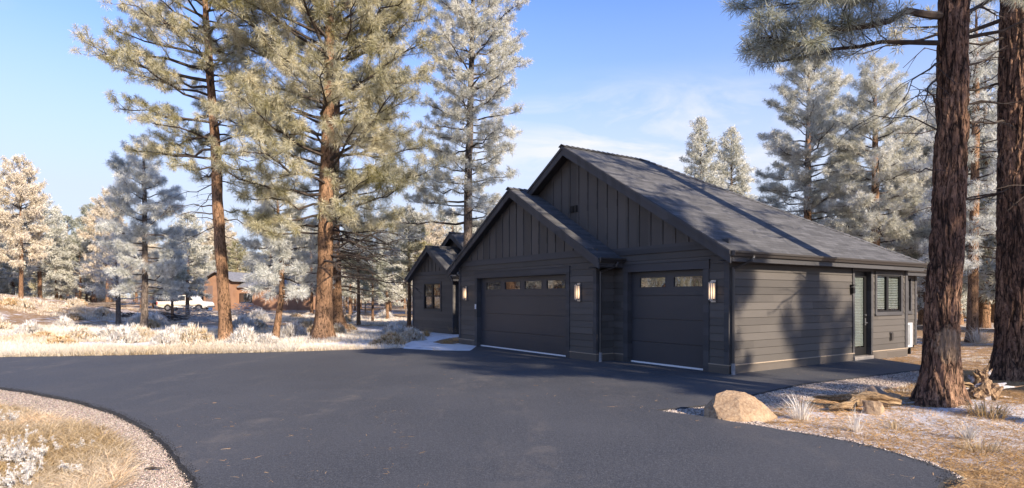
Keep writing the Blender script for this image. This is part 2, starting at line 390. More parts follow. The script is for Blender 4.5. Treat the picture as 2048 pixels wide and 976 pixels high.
# --- trims: corner boards, bands under the gables, casings
mb = MB()
zt = 2.70
fbox(mb, -.03, .10, -.032, .03, ZP+.023, zt); mb.box((.032, .031, ZP+.023), (-.01, .13, zt))
fbox(mb, SB-.03, SB+.10, -D-.032, -D+.03, ZP+.023, ZC); mb.box((-SB+.032, -D+.031, ZP+.023), (-SB-.01, -D+.13, ZC))
fbox(mb, SBL-.10, SBL+.03, -D-.032, -D+.03, ZP+.023, ZC)
mb.box((.032, TE-.13, ZP+.023), (-.02, TE+.02, 2.6))
mb.box((-1.168, 11.96, .1), (-1.22, 12.08, 2.6))
fbox(mb, 17.135, 17.26, 2.255, 2.32, .221, ZC); fbox(mb, 21.57, 21.70, 2.255, 2.32, .221, ZC)
build_each(mb, 'corner_trim', M['trim'], house)
mb = MB()
fbox(mb, -.028, SB+1.9, -.036, .02, ZC, ZB); fbox(mb, SB-.026, SBL+.03, -D-.036, -D+.02, ZC, ZB-.01)
fbox(mb, 17.14, 21.70, 2.25, 2.33, ZC, ZB-.01)
build_each(mb, 'band_board', M['trim'], house)
# --- board and batten gables
def gable(sa, za, t, zb, half, name='board_and_batten_gable', pitch=KS, sp=.406, off=.0):
    mb = MB(); top = za-.12
    hw = (top-zb)/pitch
    mb.prism([L(sa-hw, t, zb), L(sa+hw, t, zb), L(sa, t, top)], (0, .06, 0), 0, lambda p: (p[2]*1.3, p[0]*.438+p[1]))
    n = int(hw/sp)+1
    for i in range(-n, n+1):
        s = sa+off+i*sp; zz_ = top-abs(s-sa)*pitch-.03
        if zz_ > zb+.05: mb.box(L(s-.021, t-.022, zb), L(s+.021, t-.001, zz_))
    return mb.build(name, M['siding'], house)
g1 = gable(SA, ZA, 0, ZB, 0, off=.13)
g2 = gable(SA2, ZA2, -D, ZB-.01, 0, pitch=.58, off=.05)
g3 = gable(19.42, 4.376, 2.287, ZB-.01, 0, pitch=.60)
g4 = gable(19.70, 5.18, 3.85, 2.9, 0, pitch=.59)
mb = MB()
for i in range(2): mb.box(L(5.24+i*.17, -.045, 4.31), L(5.37+i*.17, -.002, 4.50))
v = mb.build('gable_vent', M['frame'], house)
# --- roofs
def slope(mb, pts, s_axis_t=True, mi=0, th=.05, run=None):
    """roof plane given by its corners (s,t,z), first two on the eave; UV in metres"""
    P = [Vector(L(*p)) for p in pts]; e = (P[1]-P[0]).normalized(); n = e.cross(P[2]-P[0]).normalized()
    if n.z < 0: n = -n
    up = n.cross(e); 
    if up.z < 0: up = -up
    o = P[0]
    uv = [((p-o).dot(e), (p-o).dot(up)) for p in P]
    mb.face([tuple(p) for p in P], uv, mi)
    q = [tuple(p-Vector((0, 0, th))) for p in P]
    mb.face(q[::-1], [(0, 0)]*len(q), 1)
    for i in range(len(P)):
        j = (i+1) % len(P); mb.face([tuple(P[i]), q[i], q[j], tuple(P[j])], [(0, 0)]*4, 1)
OV = .33; R0 = -.385
k1 = (ZA-2.80)/(SA+OV); ze = 2.80
mb = MB()
slope(mb, [(-OV, R0, ze), (-OV, 8.90, ze), (SA, 3.02, ZA), (SA, R0, ZA)])
slope(mb, [(2*SA+OV, R0, ze), (2*SA+OV, 8.90, ze), (SA, 3.02, ZA), (SA, R0, ZA)])
slope(mb, [(-OV, 8.90, ze), (2*SA+OV, 8.90, ze), (SA, 3.02, ZA)])
roof = mb.build('roof', [M['shingle'], M['soffit']], house)
R2 = -D-.305; k2 = .58; hw2 = 4.2
mb = MB()
slope(mb, [(SA2-hw2+.03, R2, ZA2-hw2*k2), (SA2-hw2+.03, 0, ZA2-hw2*k2), (SA2, 0, ZA2), (SA2, R2, ZA2)])
slope(mb, [(SA2+hw2, R2, ZA2-hw2*k2), (SA2+hw2, 6.5, ZA2-hw2*k2), (SA2, 6.5, ZA2), (SA2, R2, ZA2)])
roof2 = mb.build('roof', [M['shingle'], M['soffit']], house)
mb = MB(); hw3 = 2.68
for sg in (-1, 1): slope(mb, [(19.42+sg*hw3, 1.98, 4.376-hw3*.6), (19.42+sg*hw3, 7, 4.376-hw3*.6), (19.42, 7, 4.376), (19.42, 1.98, 4.376)])
roof3 = mb.build('roof', [M['shingle'], M['soffit']], house)
mb = MB(); hw4 = 4.0
for sg in (-1, 1): slope(mb, [(19.70+sg*hw4, 3.47, 5.18-hw4*.59), (19.70+sg*hw4, 12.4, 5.18-hw4*.59), (19.70, 12.4, 5.18), (19.70, 3.47, 5.18)])
roof4 = mb.build('roof', [M['shingle'], M['soffit']], house)
mb = MB()                                        # entry link and rear wing: low hips behind the garage
slope(mb, [(11.2, 3.0, 2.82), (17.0, 3.0, 2.82), (17.0, 8, 4.2), (11.2, 8, 4.2)])
slope(mb, [(.80, 8.7, 2.72), (.80, 12.4, 2.72), (4.0, 9.4, 3.9), (4.0, 8.7, 3.9)])
slope(mb, [(.80, 12.4, 2.72), (20, 12.4, 2.72), (17, 9.4, 3.9), (4.0, 9.4, 3.9)])
roof5 = mb.build('roof', [M['shingle'], M['soffit']], house)
# soffits, ceiling of the eaves
mb = MB()
mb.box(L(-OV+.02, R0+.05, 2.585), L(.02, 8.88, 2.60)); mb.box(L(.02, 8.6, 2.585), L(11.3, 8.88, 2.60))
mb.box(L(.83, 8.88, 2.535), L(1.25, 12.38, 2.55))
mb.box(L(SA2-hw2+.05, R2+.05, 2.56), L(SB+.02, -.005, 2.575))
mb.box(L(11.25, 2.9, 2.64), L(17.15, 3.95, 2.66))
mb.build('soffit', M['soffit'], house)
# rake boards (two stepped boards) as children of their roofs
def rake(sa, za, t, hw, k, par, both=True):
    for sg in (-1, 1):
        mb = MB()
        e = Vector((0, 0, 0))
        a = lambda s, dz, dt: L(s, t+dt, za-abs(s-sa)*k-dz)
        for z0, z1, dt0, th in ((.012, .095, -.03, .05), (.095, .285, -.004, .04)):
            e = sa+sg*hw
            poly = [a(sa, z0, dt0), a(e, z0, dt0), a(e, z1, dt0), a(sa, z1, dt0)]
            mb.prism(poly, (0, th, 0), 0, lambda p: (p[2], p[0]))
        mb.build('rake_board', M['trim'], par)
    mb = MB()                                    # boxed underside of the overhang
    for sg in (-1, 1):
        b = lambda s, tt: L(s, tt, za-abs(s-sa)*k-.20)
        w_ = hw-.02
        mb.prism([b(sa, t+.036), b(sa+sg*w_, t+.036), b(sa+sg*w_, t+.34), b(sa, t+.34)], (0, 0, .02))
    mb.build('rake_soffit', M['soffit'], par)
rake(SA, ZA, R0, SA+OV, k1, roof); rake(SA2, ZA2, R2, hw2, k2, roof2); rake(19.42, 4.376, 1.98, hw3, .6, roof3); rake(19.70, 5.18, 3.47, hw4, .59, roof4)
# ridge and hip caps
def caps(par, p, q):
    mb = MB(); p = Vector(L(*p)); q = Vector(L(*q)); n = int((q-p).length/.2)
    d = (q-p)/n; w = d.cross(Vector((0, 0, 1))).normalized()*.13
    for i in range(n):
        a = p+d*i+Vector((0, 0, .045)); b = a+d*1.1-Vector((0, 0, .022))
        for sg in (-1, 1):
            dz = Vector((0, 0, -.07))
            mb.prism([tuple(a), tuple(b), tuple(b+w*sg+dz), tuple(a+w*sg+dz)], (0, 0, -.012), 0)
    mb.build('ridge_cap', M['shingle'], par)
caps(roof, (SA, R0-.06, ZA), (SA, 3.02, ZA)); caps(roof, (-OV, 8.90, ze), (SA, 3.02, ZA))
caps(roof2, (SA2, R2-.06, ZA2), (SA2, .9, ZA2)); caps(roof3, (19.42, 1.94, 4.376), (19.42, 3.6, 4.376)); caps(roof4, (19.70, 3.43, 5.18), (19.70, 12, 5.18))
# eave fascias + K-style gutters
def gutter(s, t0, t1, ztop, par=house, drop=.30):
    mb = MB(); prof = [(s+.004, ztop-.005), (s+.004, ztop-.115), (s-.055, ztop-.115), (s-.075, ztop-.07), (s-.105, ztop-.045), (s-.11, ztop-.005), (s-.095, ztop-.005), (s-.09, ztop-.03), (s-.01, ztop-.09)]
    mb.prism([L(a, t0, b) for a, b in prof], (0, t1-t0, 0))
    mb.box(L(s-.11, t0-.006, ztop-.115), L(s, t0, ztop-.005)); 
    g = mb.build('gutter', M['gutter'], par)
    mb = MB(); mb.box(L(s+.005, t0+.06, ztop-.235), L(s+.03, t1, ztop-.055)); mb.build('fascia', M['trim'], par)
    return g
gutter(-OV, R0+.02, 8.94, 2.795); gutter(SA2-hw2+.03, R2+.02, -.005, ZA2-hw2*k2+.01)
gutter(.80, 8.95, 12.4, 2.735); gutter(16.74, 2.0, 3.45, 2.78)
# downspouts
def downspout(pts, label=None):
    mb = MB(); n = len(pts)
    for i in range(n-1):
        a, b = Vector(pts[i]), Vector(pts[i+1]); mb.tube([a, b], .036, 6)
    for p in pts[1:-1]: mb.tube([Vector(p)-Vector((0, 0, .03)), Vector(p)+Vector((0, 0, .03))], .037, 6)
    d = mb.build('downspout', M['gutter'], house)
    mb = MB(); p = Vector(pts[-1]); 
    mb.tube([p+Vector((0, 0, .24)), p+Vector((0, 0, .06)), p+Vector((.05, -.05, -.03))], [.047, .047, .05], 6)
    mb.build('frosty_foot', M['frost_metal'], d)
downspout([L(-.40, .35, 2.69), L(-.40, .30, 2.60), L(-.09, .05, 2.42), L(-.09, .04, .05)])
downspout([L(3.24, -D+.35, 2.70), L(3.24, -D+.30, 2.62), L(SB-.08, -D+.08, 2.45), L(SB-.08, -D+.07, .05)])
downspout([L(11.70, -.55, 2.68), L(11.70, -.5, 2.6), L(11.35, -.35, 2.44), L(11.9, .5, 2.25), L(12.0, 1.2, 2.1)])
# --- garage doors
def garage_door(s0, s1, t, wins, ztop=2.44):
    mb = MB(); zs = [.03, .62, 1.22, 1.82, ztop]
    fbox(mb, s0, s1, t+.045, t+.08, 0, ztop)
    for i in range(4):
        z0, z1 = zs[i]+.006, zs[i+1]-.006
        if i < 3: fbox(mb, s0+.005, s1-.005, t, t+.044, z0, z1)
        else:
            wz0, wz1 = 2.02, 2.30
            fbox(mb, s0+.005, s1-.005, t, t+.044, z0, wz0); fbox(mb, s0+.005, s1-.005, t, t+.044, wz1, z1)
            e = [s0+.005]+[q for w in wins for q in w]+[s1-.005]
            for a, b in zip(e[::2], e[1::2]): fbox(mb, a, b, t, t+.044, wz0, wz1)
    dr = mb.build('garage_door', M['door'], house)
    for a, b in wins:
        mb = MB(); fr_ = .018
        for q in ((a, a+fr_, 2.02, 2.30), (b-fr_, b, 2.02, 2.30), (a+fr_, b-fr_, 2.02, 2.038), (a+fr_, b-fr_, 2.282, 2.30)): fbox(mb, q[0], q[1], t-.008, t+.02, q[2], q[3])
        mb.box(L(a+.02, t+.02, 2.04), L(b-.02, t+.028, 2.28), 1)
        mb.build('window_pane', [M['door'], M['mirror']], dr)
    mb = MB(); fbox(mb, s0, s1, t-.03, t+.03, .046, .086); mb.build('bottom_seal', M['white_plastic'], dr)
    return dr
# glass with a strong sky/forest reflection
m, nt = new_mat('reflecting_window_glass')
gl = nd(nt, 'ShaderNodeBsdfGlossy'); gl.inputs['Roughness'].default_value = .015; gl.inputs[0].default_value = (.9, .9, .92, 1)
bb = nd(nt, 'ShaderNodeBump'); bb.inputs['Strength'].default_value = .06; bb.inputs['Distance'].default_value = .05
lk(nt, noi(nt, coords(nt), 1.6, 2), bb.inputs['Height']); lk(nt, bb.outputs[0], gl.inputs['Normal'])
df = nd(nt, 'ShaderNodeBsdfDiffuse'); df.inputs[0].default_value = (.02, .02, .022, 1)
mx = nd(nt, 'ShaderNodeMixShader'); mx.inputs[0].default_value = .21
lk(nt, df.outputs[0], mx.inputs[1]); lk(nt, gl.outputs[0], mx.inputs[2])
o = nd(nt, 'ShaderNodeOutputMaterial'); lk(nt, mx.outputs[0], o.inputs[0]); M['mirror'] = m
garage_door(.676, 3.142, .12, [(.80, 1.70), (1.94, 2.85)])
garage_door(4.973, 9.95, -D+.15, [(5.20, 6.12), (6.35, 7.28), (7.51, 8.44), (8.67, 9.61)])
def casing(s0, s1, t, z, depth, w=.16, hdr=.20):
    mb = MB()
    fbox(mb, s0-w, s0, t-.032, t+.01, 0, z); fbox(mb, s1, s1+w, t-.032, t+.01, 0, z)
    fbox(mb, s0-w-.012, s1+w+.012, t-.042, t+.01, z+.001, z+hdr); fbox(mb, s0-w-.03, s1+w+.03, t-.06, t+.005, z+hdr+.001, z+hdr+.022)
    fbox(mb, s0-.03, s0-.001, t+.011, t+depth, 0, z); fbox(mb, s1+.001, s1+.03, t+.011, t+depth, 0, z); fbox(mb, s0, s1, t+.011, t+depth, z-.001, z+.03)
    mb.build('door_casing', M['trim'], house)
casing(.676, 3.142, 0, 2.44, .17); casing(4.973, 9.95, -D, 2.44, .20)
# --- side door with full glass and blinds
mb = MB()
t0, t1 = 5.45, 6.36
zt = 2.50; dp = .10
def rbox(mb, t0, t1, s0, s1, z0, z1, mi=0): mb.box(L(s0, t0, z0), L(s1, t1, z1), mi)
rbox(mb, t0, t1, dp, dp+.045, .14, .37); rbox(mb, t0, t1, dp, dp+.045, 2.34, zt); rbox(mb, t0, t0+.13, dp, dp+.045, .37, 2.34); rbox(mb, t1-.13, t1, dp, dp+.045, .37, 2.34)
sd = mb.build('side_door', M['frame'], house)
mb = MB(); rbox(mb, t0+.13, t1-.13, dp+.012, dp+.018, .37, 2.34); mb.build('door_glass', M['clear'], sd)
mb = MB(); 
for i in range(44): 
    z = .40+i*.044; mb.prism([L(dp+.024, t0+.14, z), L(dp+.024, t1-.14, z), L(dp+.036, t1-.14, z+.034), L(dp+.036, t0+.14, z+.034)], (0, 0, .002))
mb.build('door_blind', M['blind'], sd)
mb = MB(); rbox(mb, t1-.10, t1-.05, dp-.012, dp, .98, 1.18); mb.tube([L(dp-.01, t1-.075, 1.05), L(dp-.06, t1-.075, 1.05), L(dp-.06, t1-.20, 1.05)], .011, 8); mb.tube([L(dp-.0, t1-.075, 1.27), L(dp-.03, t1-.075, 1.27)], .028, 12)
mb.build('door_handle', M['steel'], sd)
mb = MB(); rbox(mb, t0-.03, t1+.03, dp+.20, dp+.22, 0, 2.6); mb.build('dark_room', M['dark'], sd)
mb = MB()
rbox(mb, t0-.10, t0, -.034, .0, .02, zt); rbox(mb, t1, t1+.10, -.034, .0, .02, zt); rbox(mb, t0-.11, t1+.11, -.04, .0, zt, zt+.13)
rbox(mb, t0-.025, t0, .001, dp+.05, .14, zt); rbox(mb, t1, t1+.025, .001, dp+.05, .14, zt); rbox(mb, t0, t1, .001, dp+.05, zt-.001, zt+.02)
mb.build('door_casing', M['trim'], house)
mb = MB(); rbox(mb, t0-.09, t1+.02, -.09, .14, 0, .135); mb.build('door_sill', M['concrete'], house)
# --- windows
def window_r(t0, t1, z0, z1, c=0., mull=True, blind=True, low=None):
    mb = MB(); w = .10
    rbox(mb, t0-w, t0, c-.036, c+.0, z0-w, z1+w); rbox(mb, t1, t1+w, c-.036, c, z0-w, z1+w); rbox(mb, t0, t1, c-.036, c, z1, z1+w); rbox(mb, t0-w-.01, t1+w+.01, c-.06, c-.0365, z0-w-.001, z0-w+.03); rbox(mb, t0, t1, c-.036, c, z0-w, z0)
    wn = mb.build('window', M['trim'], house)
    mb = MB(); f = .045
    rbox(mb, t0, t0+f, c-.01, c+.05, z0, z1); rbox(mb, t1-f, t1, c-.01, c+.05, z0, z1); rbox(mb, t0+f, t1-f, c-.01, c+.05, z0, z0+f); rbox(mb, t0+f, t1-f, c-.01, c+.05, z1-f, z1)
    if mull: tm = t0+(t1-t0)*.44; rbox(mb, tm-.06, tm+.06, c-.02, c+.05, z0+f, z1-f)
    if low: rbox(mb, t0+f, t1-f, c-.01, c+.05, low-.03, low+.03)
    mb.build('window_frame', M['frame'], wn)
    mb = MB(); rbox(mb, t0+f, t1-f, c+.012, c+.018, z0+f, z1-f); mb.build('glass_pane', M['clear'], wn)
    if blind:
        mb = MB(); n = int((z1-z0-.12)/.05)
        for i in range(n):
            z = z0+.09+i*.05; ti = 1.
            mb.prism([L(c+.035, t0+f, z), L(c+.035, t1-f, z), L(c+.055, t1-f, z+.032*ti), L(c+.055, t0+f, z+.032*ti)], (0, 0, .003))
        rbox(mb, t0+f, t1-f, c+.05, c+.09, z0+.40, z0+.47)
        mb.build('window_blind', M['blind'], wn)
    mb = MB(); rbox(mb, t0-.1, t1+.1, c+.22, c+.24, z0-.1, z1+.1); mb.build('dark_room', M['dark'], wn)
window_r(6.70, 8.15, 1.35, 2.42); window_r(11.46, 11.62, 1.30, 2.42, 1.2, False, False, 1.80)
def window_f(s0, s1, z0, z1, t):
    mb = MB(); w = .09
    fbox(mb, s0-w, s0, t-.036, t, z0-w, z1+w); fbox(mb, s1, s1+w, t-.036, t, z0-w, z1+w); fbox(mb, s0, s1, t-.036, t, z1, z1+w); fbox(mb, s0, s1, t-.036, t, z0-w, z0)
    wn = mb.build('window', M['trim'], house)
    mb = MB(); sm = (s0+s1)/2; f = .05; zm = (z0+z1)/2+.02
    for q in ((s0, s0+f, z0, z1), (s1-f, s1, z0, z1), (sm-.09, sm+.09, z0, z1)): fbox(mb, q[0], q[1], t-.015, t+.06, q[2], q[3])
    for a, b in ((s0+f, sm-.09), (sm+.09, s1-f)):
        for z in ((z0, z0+f), (z1-f, z1), (zm-.03, zm+.03)): fbox(mb, a, b, t-.012, t+.06, z[0], z[1])
    mb.build('window_frame', M['frame'], wn)
    for a, b in ((s0+f, sm-.09), (sm+.09, s1-f)):
        for z in ((z0+f, zm-.03, .03), (zm+.03, z1-f, .012)):
            mb = MB(); fbox(mb, a, b, t+z[2], t+z[2]+.006, z[0], z[1]); mb.build('glass_pane', M['mirror'], wn)
window_f(18.45, 20.26, 1.16, 2.47, 2.287)
# --- sconces
def sconce(s, t, lit=True):
    mb = MB(); z0, z1 = 1.66, 2.17
    fbox(mb, s-.065, s+.065, t-.05, t-.024, z0, z1)
    fbox(mb, s-.062, s+.062, t-.15, t-.0501, z1-.075, z1-.055); fbox(mb, s-.062, s+.062, t-.15, t-.0501, z0+.055, z0+.075)
    for a in (-.062, .05): fbox(mb, s+a, s+a+.012, t-.15, t-.138, z0+.075, z1-.075)
    for a in (-.062, .05): fbox(mb, s+a, s+a+.012, t-.062, t-.0502, z0+.075, z1-.075)
    fbox(mb, s-.012, s+.012, t-.156, t-.142, z0+.03, z1-.03)
    o = mb.build('wall_lamp', M['steel'], house)
    mb = MB(); fbox(mb, s-.045, s+.045, t-.134, t-.066, z0+.077, z1-.077); mb.build('lamp_glass', M['lampglass'], o)
    return o
# frosted glass shade glowing warmest at the bulb (a real emission profile along the shade)
m, nt = new_mat('lamp_shade_lit')
sx = nd(nt, 'ShaderNodeSeparateXYZ'); lk(nt, coords(nt), sx.inputs[0])
g = ramp(nt, mth(nt, 'ABSOLUTE', mth(nt, 'SUBTRACT', sx.outputs[2], 1.89)), [(0, 1.), (.2, .25)], 'EASE')
p = finish(nt, (.75, .74, .74), .35, None); p.inputs['Emission Color'].default_value = (1, .62, .30, 1)
lk(nt, mth(nt, 'MULTIPLY', g, 1.1), p.inputs['Emission Strength']); M['lampglass'] = m
sconce(.375, 0); sconce(4.38, -D); sconce(10.71, -D)
mb = MB(); z0, z1 = 1.87, 2.12
mb.box((.0, 5.235, z0), (.045, 5.345, z1)); mb.box((.045, 5.225, z1-.03), (.12, 5.355, z1+.0)); mb.box((.046, 5.24, z0+.01), (.105, 5.34, z0+.17))
mb.build('dark_wall_lamp', M['frame'], house)
mb = MB(); mb.box((.0, 7.48, .50), (.035, 7.64, .75)); mb.box((.035, 7.50, .53), (.06, 7.62, .72)); mb.build('outlet_cover', M['gutter'], house)
mb = MB(); fbox(mb, 9.99, 10.06, -D-.058, -D-.033, 1.36, 1.53); mb.build('keypad', M['white_plastic'], house)
# --- mini-split outdoor unit behind the corner
ac = empty('heat_pump', (0, 0, 0), 0, 'frosty white heat pump unit on short legs at the far corner of the house', 'heat pump')
ac.location = (12.12, 19.0, 0); ac.rotation_euler = (0, 0, YAW-PI/2)
mb = MB(); mb.box((-.20, -.42, .22), (.16, .42, .98)); cab = mb.build('cabinet', simple('frosty_white_cabinet', (.45, .46, .48), .6, var=.3, nscale=5), ac)
mb = MB(); mb.box((.161, -.30, .30), (.17, .24, .92)); mb.box((-.13, -.4301, .30), (.10, -.42, .90)); mb.build('fan_grille', simple('grey_grille', (.22, .23, .24), .5, var=.5, nscale=9), ac)
for y in (-.33, .33):
    mb = MB(); mb.box((-.18, y-.03, 0), (.14, y+.03, .22)); mb.build('leg', M['frame'], ac)
# ================================================================== GROUND
rng = np.random.default_rng(7)
def poly_px(L_): return [G(u, v) for u, v in L_]
far_edge = [(-55., 21.), (-30., 18.8)]+poly_px([(0, 717), (250, 713), (500, 708), (640, 704), (760, 700), (812, 698.5), (868, 703), (910, 703)])
drive = far_edge+[(P0[0]+(-math.sin(YAW))*s+math.cos(YAW)*t, P0[1]+math.cos(YAW)*s+math.sin(YAW)*t) for s, t in ((11.1, -.75), (11.1, -.3), (5, -.3), (3.5, .1), (.1, .2), (.1, 6.6))]
drive += poly_px([(1775, 723.5), (1852, 735), (1843, 742), (1700, 760), (1600, 772), (1520, 790), (1440, 812), (1310, 825.5)])
right_edge = poly_px([(1312, 826.5), (1400, 838), (1500, 855), (1600, 872), (1700, 890), (1780, 910), (1850, 933), (1895, 950), (1905, 960), (1880, 976)])
drive += right_edge[1:]+[(3.5, 5.15), (3.1, 4.2), (2.7, 1.), (2.4, -4), (2.2, -16)]
left_edge = [(-1.2, -16), (-1.0, -4), (-1.2, 1.), (-1.9, 3.6), (-2.55, 4.9)]+poly_px([(395, 976), (362, 930), (332, 893), (292, 860), (232, 830), (152, 806), (62, 788), (0, 779)])+[(-16, 13.8), (-30, 14.6), (-55, 15.6)]
drive += left_edge
def resample(P, step, jit=0., closed=True, seed=1):
    out = []; n = len(P); r = np.random.default_rng(seed)
    for i in range(n if closed else n-1):
        a, b = np.array(P[i]), np.array(P[(i+1) % n]); l = np.linalg.norm(b-a); st = step*(1 if l < 12 else 4); k = max(1, int(l/st))
        for j in range(k):
            p = a+(b-a)*j/k
            if jit: 
                nn = np.array([-(b-a)[1], (b-a)[0]])/max(l, 1e-6); p = p+nn*jit*(noise.noise((p[0]*3.1, p[1]*3.1, seed))+.6*noise.noise((p[0]*9, p[1]*9, seed)))
            out.append(tuple(p))
    return out
def inside(px, py, P):
    r = np.zeros(px.shape, bool); n = len(P)
    for i in range(n):
        (x1, y1), (x2, y2) = P[i], P[(i+1) % n]
        c = ((y1 > py) != (y2 > py)); 
        with np.errstate(divide='ignore', invalid='ignore'): xi = (x2-x1)*(py-y1)/((y2-y1) if y2 != y1 else 1e-9)+x1
        r ^= c & (px < xi)
    return r
def pdist(px, py, P):
    d = np.full(px.shape, 1e9); n = len(P)
    for i in range(n):
        (x1, y1), (x2, y2) = P[i], P[(i+1) % n]; dx, dy = x2-x1, y2-y1; l2 = dx*dx+dy*dy+1e-12
        t = np.clip(((px-x1)*dx+(py-y1)*dy)/l2, 0, 1); d = np.minimum(d, np.hypot(px-x1-t*dx, py-y1-t*dy))
    return d
HC = [(P0[0]-math.sin(YAW)*s+math.cos(YAW)*t, P0[1]+math.cos(YAW)*s+math.sin(YAW)*t) for s, t in ((0, 0), (22, 0), (22, 12), (0, 9))]
def sm(x): x = np.clip(x, 0, 1); return x*x*(3-2*x)
def vnoise(x, y, s, seed=0):
    ph = np.random.default_rng(seed).uniform(0, 6.28, 12); k = np.random.default_rng(seed+1).uniform(-1, 1, (12, 2))
    return sum(np.sin((k[i, 0]*x+k[i, 1]*y)*s+ph[i]) for i in range(12))/5.
def terr(x, y):
    x = np.asarray(x, float); y = np.asarray(y, float)
    ins = inside(x, y, drive); d = np.where(ins, 0, pdist(x, y, drive))
    hi = inside(x, y, HC); dh = np.where(hi, 0, pdist(x, y, HC))
    m = sm((d-.25)/3.)*sm((dh-.3)/3.)
    h = m*(.055*vnoise(x, y, .9, 3)+.03*vnoise(x, y, 2.9, 5)+.02)
    h = h+2.25*np.exp(-(((x+46)/10)**2+((y-50)/13)**2))+.5*sm((y-60)/60.)+.12*np.exp(-(((x-6.9)**2+(y-9.9)**2)/1.2))+.10*np.exp(-(((x-10.6)**2+(y-12.8)**2)/1.6))
    h = h+.22*np.exp(-(((x+7.0)/1.6)**2+((y-23.3)/1.3)**2))*m
    return h-.006
def grid_axis(a, b, near0, near1, fine, coarse):
    xs = []; x = near0
    while x < near1: xs.append(x); x += fine
    l = []; x = near0; st = fine
    while x > a: st *= coarse; x -= st; l.append(x)
    r = []; x = near1; st = fine
    while x < b: r.append(x); st *= coarse; x += st
    return np.array(l[::-1]+xs+r)
gx = grid_axis(-900, 900, -16, 16, .16, 1.06); gy = grid_axis(-300, 1500, 3, 34, .16, 1.06)
XX, YY = np.meshgrid(gx, gy); ZZ = terr(XX.ravel(), YY.ravel())
nx, ny = len(gx), len(gy)
idx = np.arange(nx*ny).reshape(ny, nx)
Q = np.stack([idx[:-1, :-1], idx[:-1, 1:], idx[1:, 1:], idx[1:, :-1]], -1).reshape(-1, 4)
xr, yr = XX.ravel(), YY.ravel()
snow = .5+.35*sm((yr-18)/4)*sm((38-yr)/6)*sm((4-xr)/4)+.62*np.exp(-(((xr-8.0)/3.9)**2+((yr-7.6)/2.6)**2))+.35*np.exp(-(((xr+3)/2.4)**2+((yr-24.5)/2.2)**2))
snow = snow-.9*np.exp(-(((xr+5.2)/2.0)**2+((yr-6.6)/2.6)**2))-.35*np.exp(-(((xr-5)/1.6)**2+((yr-10.4)/1.0)**2))-.3*np.exp(-(((xr-10)/2.5)**2+((yr-11.2)/1.0)**2))
ground = npmesh('ground', np.stack([xr, yr, ZZ], 1), Q, M['ground'], col=np.stack([np.clip(snow, 0, 1)]*3, 1), smooth=True)
tag(ground, kind='structure')
def sheet(name, P, z, mats, skirt=.0, th=.05, jit=.02, step=.25, kind='structure', seed=3, emat=0):
    R = resample(P, step, jit, True, seed); me = bpy.data.meshes.new(name)
    V = [(p[0], p[1], z) for p in R]; n = len(R); F_ = [tuple(range(n))]; mi = [0]
    A = np.array(R); 
    area = .5*np.sum(A[:, 0]*np.roll(A[:, 1], -1)-np.roll(A[:, 0], -1)*A[:, 1])
    tn = np.roll(A, -1, 0)-np.roll(A, 1, 0); tn /= np.linalg.norm(tn, axis=1)[:, None]+1e-9
    nr = np.stack([tn[:, 1], -tn[:, 0]], 1)*(1 if area > 0 else -1)
    O = A+nr*skirt*(1+.35*np.array([noise.noise((p[0]*5, p[1]*5, 2.)) for p in R]))[:, None]
    V += [(p[0], p[1], z-th) for p in O]
    for i in range(n): j = (i+1) % n; F_.append((i, i+n, j+n, j)); mi.append(emat)
    me.from_pydata(V, [], F_); 
    for m_ in mats: me.materials.append(m_)
    me.polygons.foreach_set('material_index', mi); me.update()
    o = bpy.data.objects.new(name, me); COL.objects.link(o); tag(o, kind=kind); return o
sheet('driveway', drive, .045, [M['asphalt'], M['asphalt_edge']], .07, .06, .03, .10, emat=1)
gl_in = poly_px([(200, 990), (240, 976), (262, 930), (246, 893), (200, 860), (110, 835), (0, 812)])+[(-14, 11.2), (-30, 12)]
gravel_left = [(-30, 14.75)]+[(x+.02, y+.03) for x, y in left_edge[::-1][2:]][0:-2][:11]+[(-1.9, 3.2), (-2.9, 3.2)]+gl_in
sheet('gravel_verge', gravel_left, .014, [M['gravel']], .12, .04, .10, .15)
gravel_right = poly_px([(1843, 741), (1700, 759), (1600, 771), (1520, 789), (1440, 811), (1305, 825), (1400, 839.5), (1500, 857), (1600, 874), (1700, 892), (1850, 936), (1915, 962), (1925, 958), (1860, 927), (1700, 882), (1590, 864), (1540, 852), (1500, 838), (1530, 818), (1600, 800), (1720, 786), (1800, 775), (1850, 757)])
sheet('gravel_verge', gravel_right, .016, [M['gravel']], .12, .04, .06, .12, seed=5)
path = poly_px([(806, 699.5), (812, 690), (828, 683), (852, 677.5), (888, 673.5), (920, 671), (955, 672)])+[(-1.4, 27), (-1.2, 22.6)]+poly_px([(940, 704), (900, 703.5), (850, 702)])
sheet('path', path, .050, [M['path']], .05, .06, .03, .15, seed=9)
bed = poly_px([(868, 687), (880, 683), (900, 679), (925, 676), (925, 688), (905, 691), (885, 690.5)])
b_ = sheet('planting_bed', bed, .062, [M['ground']], .05, .02, .03, .2, seed=11)
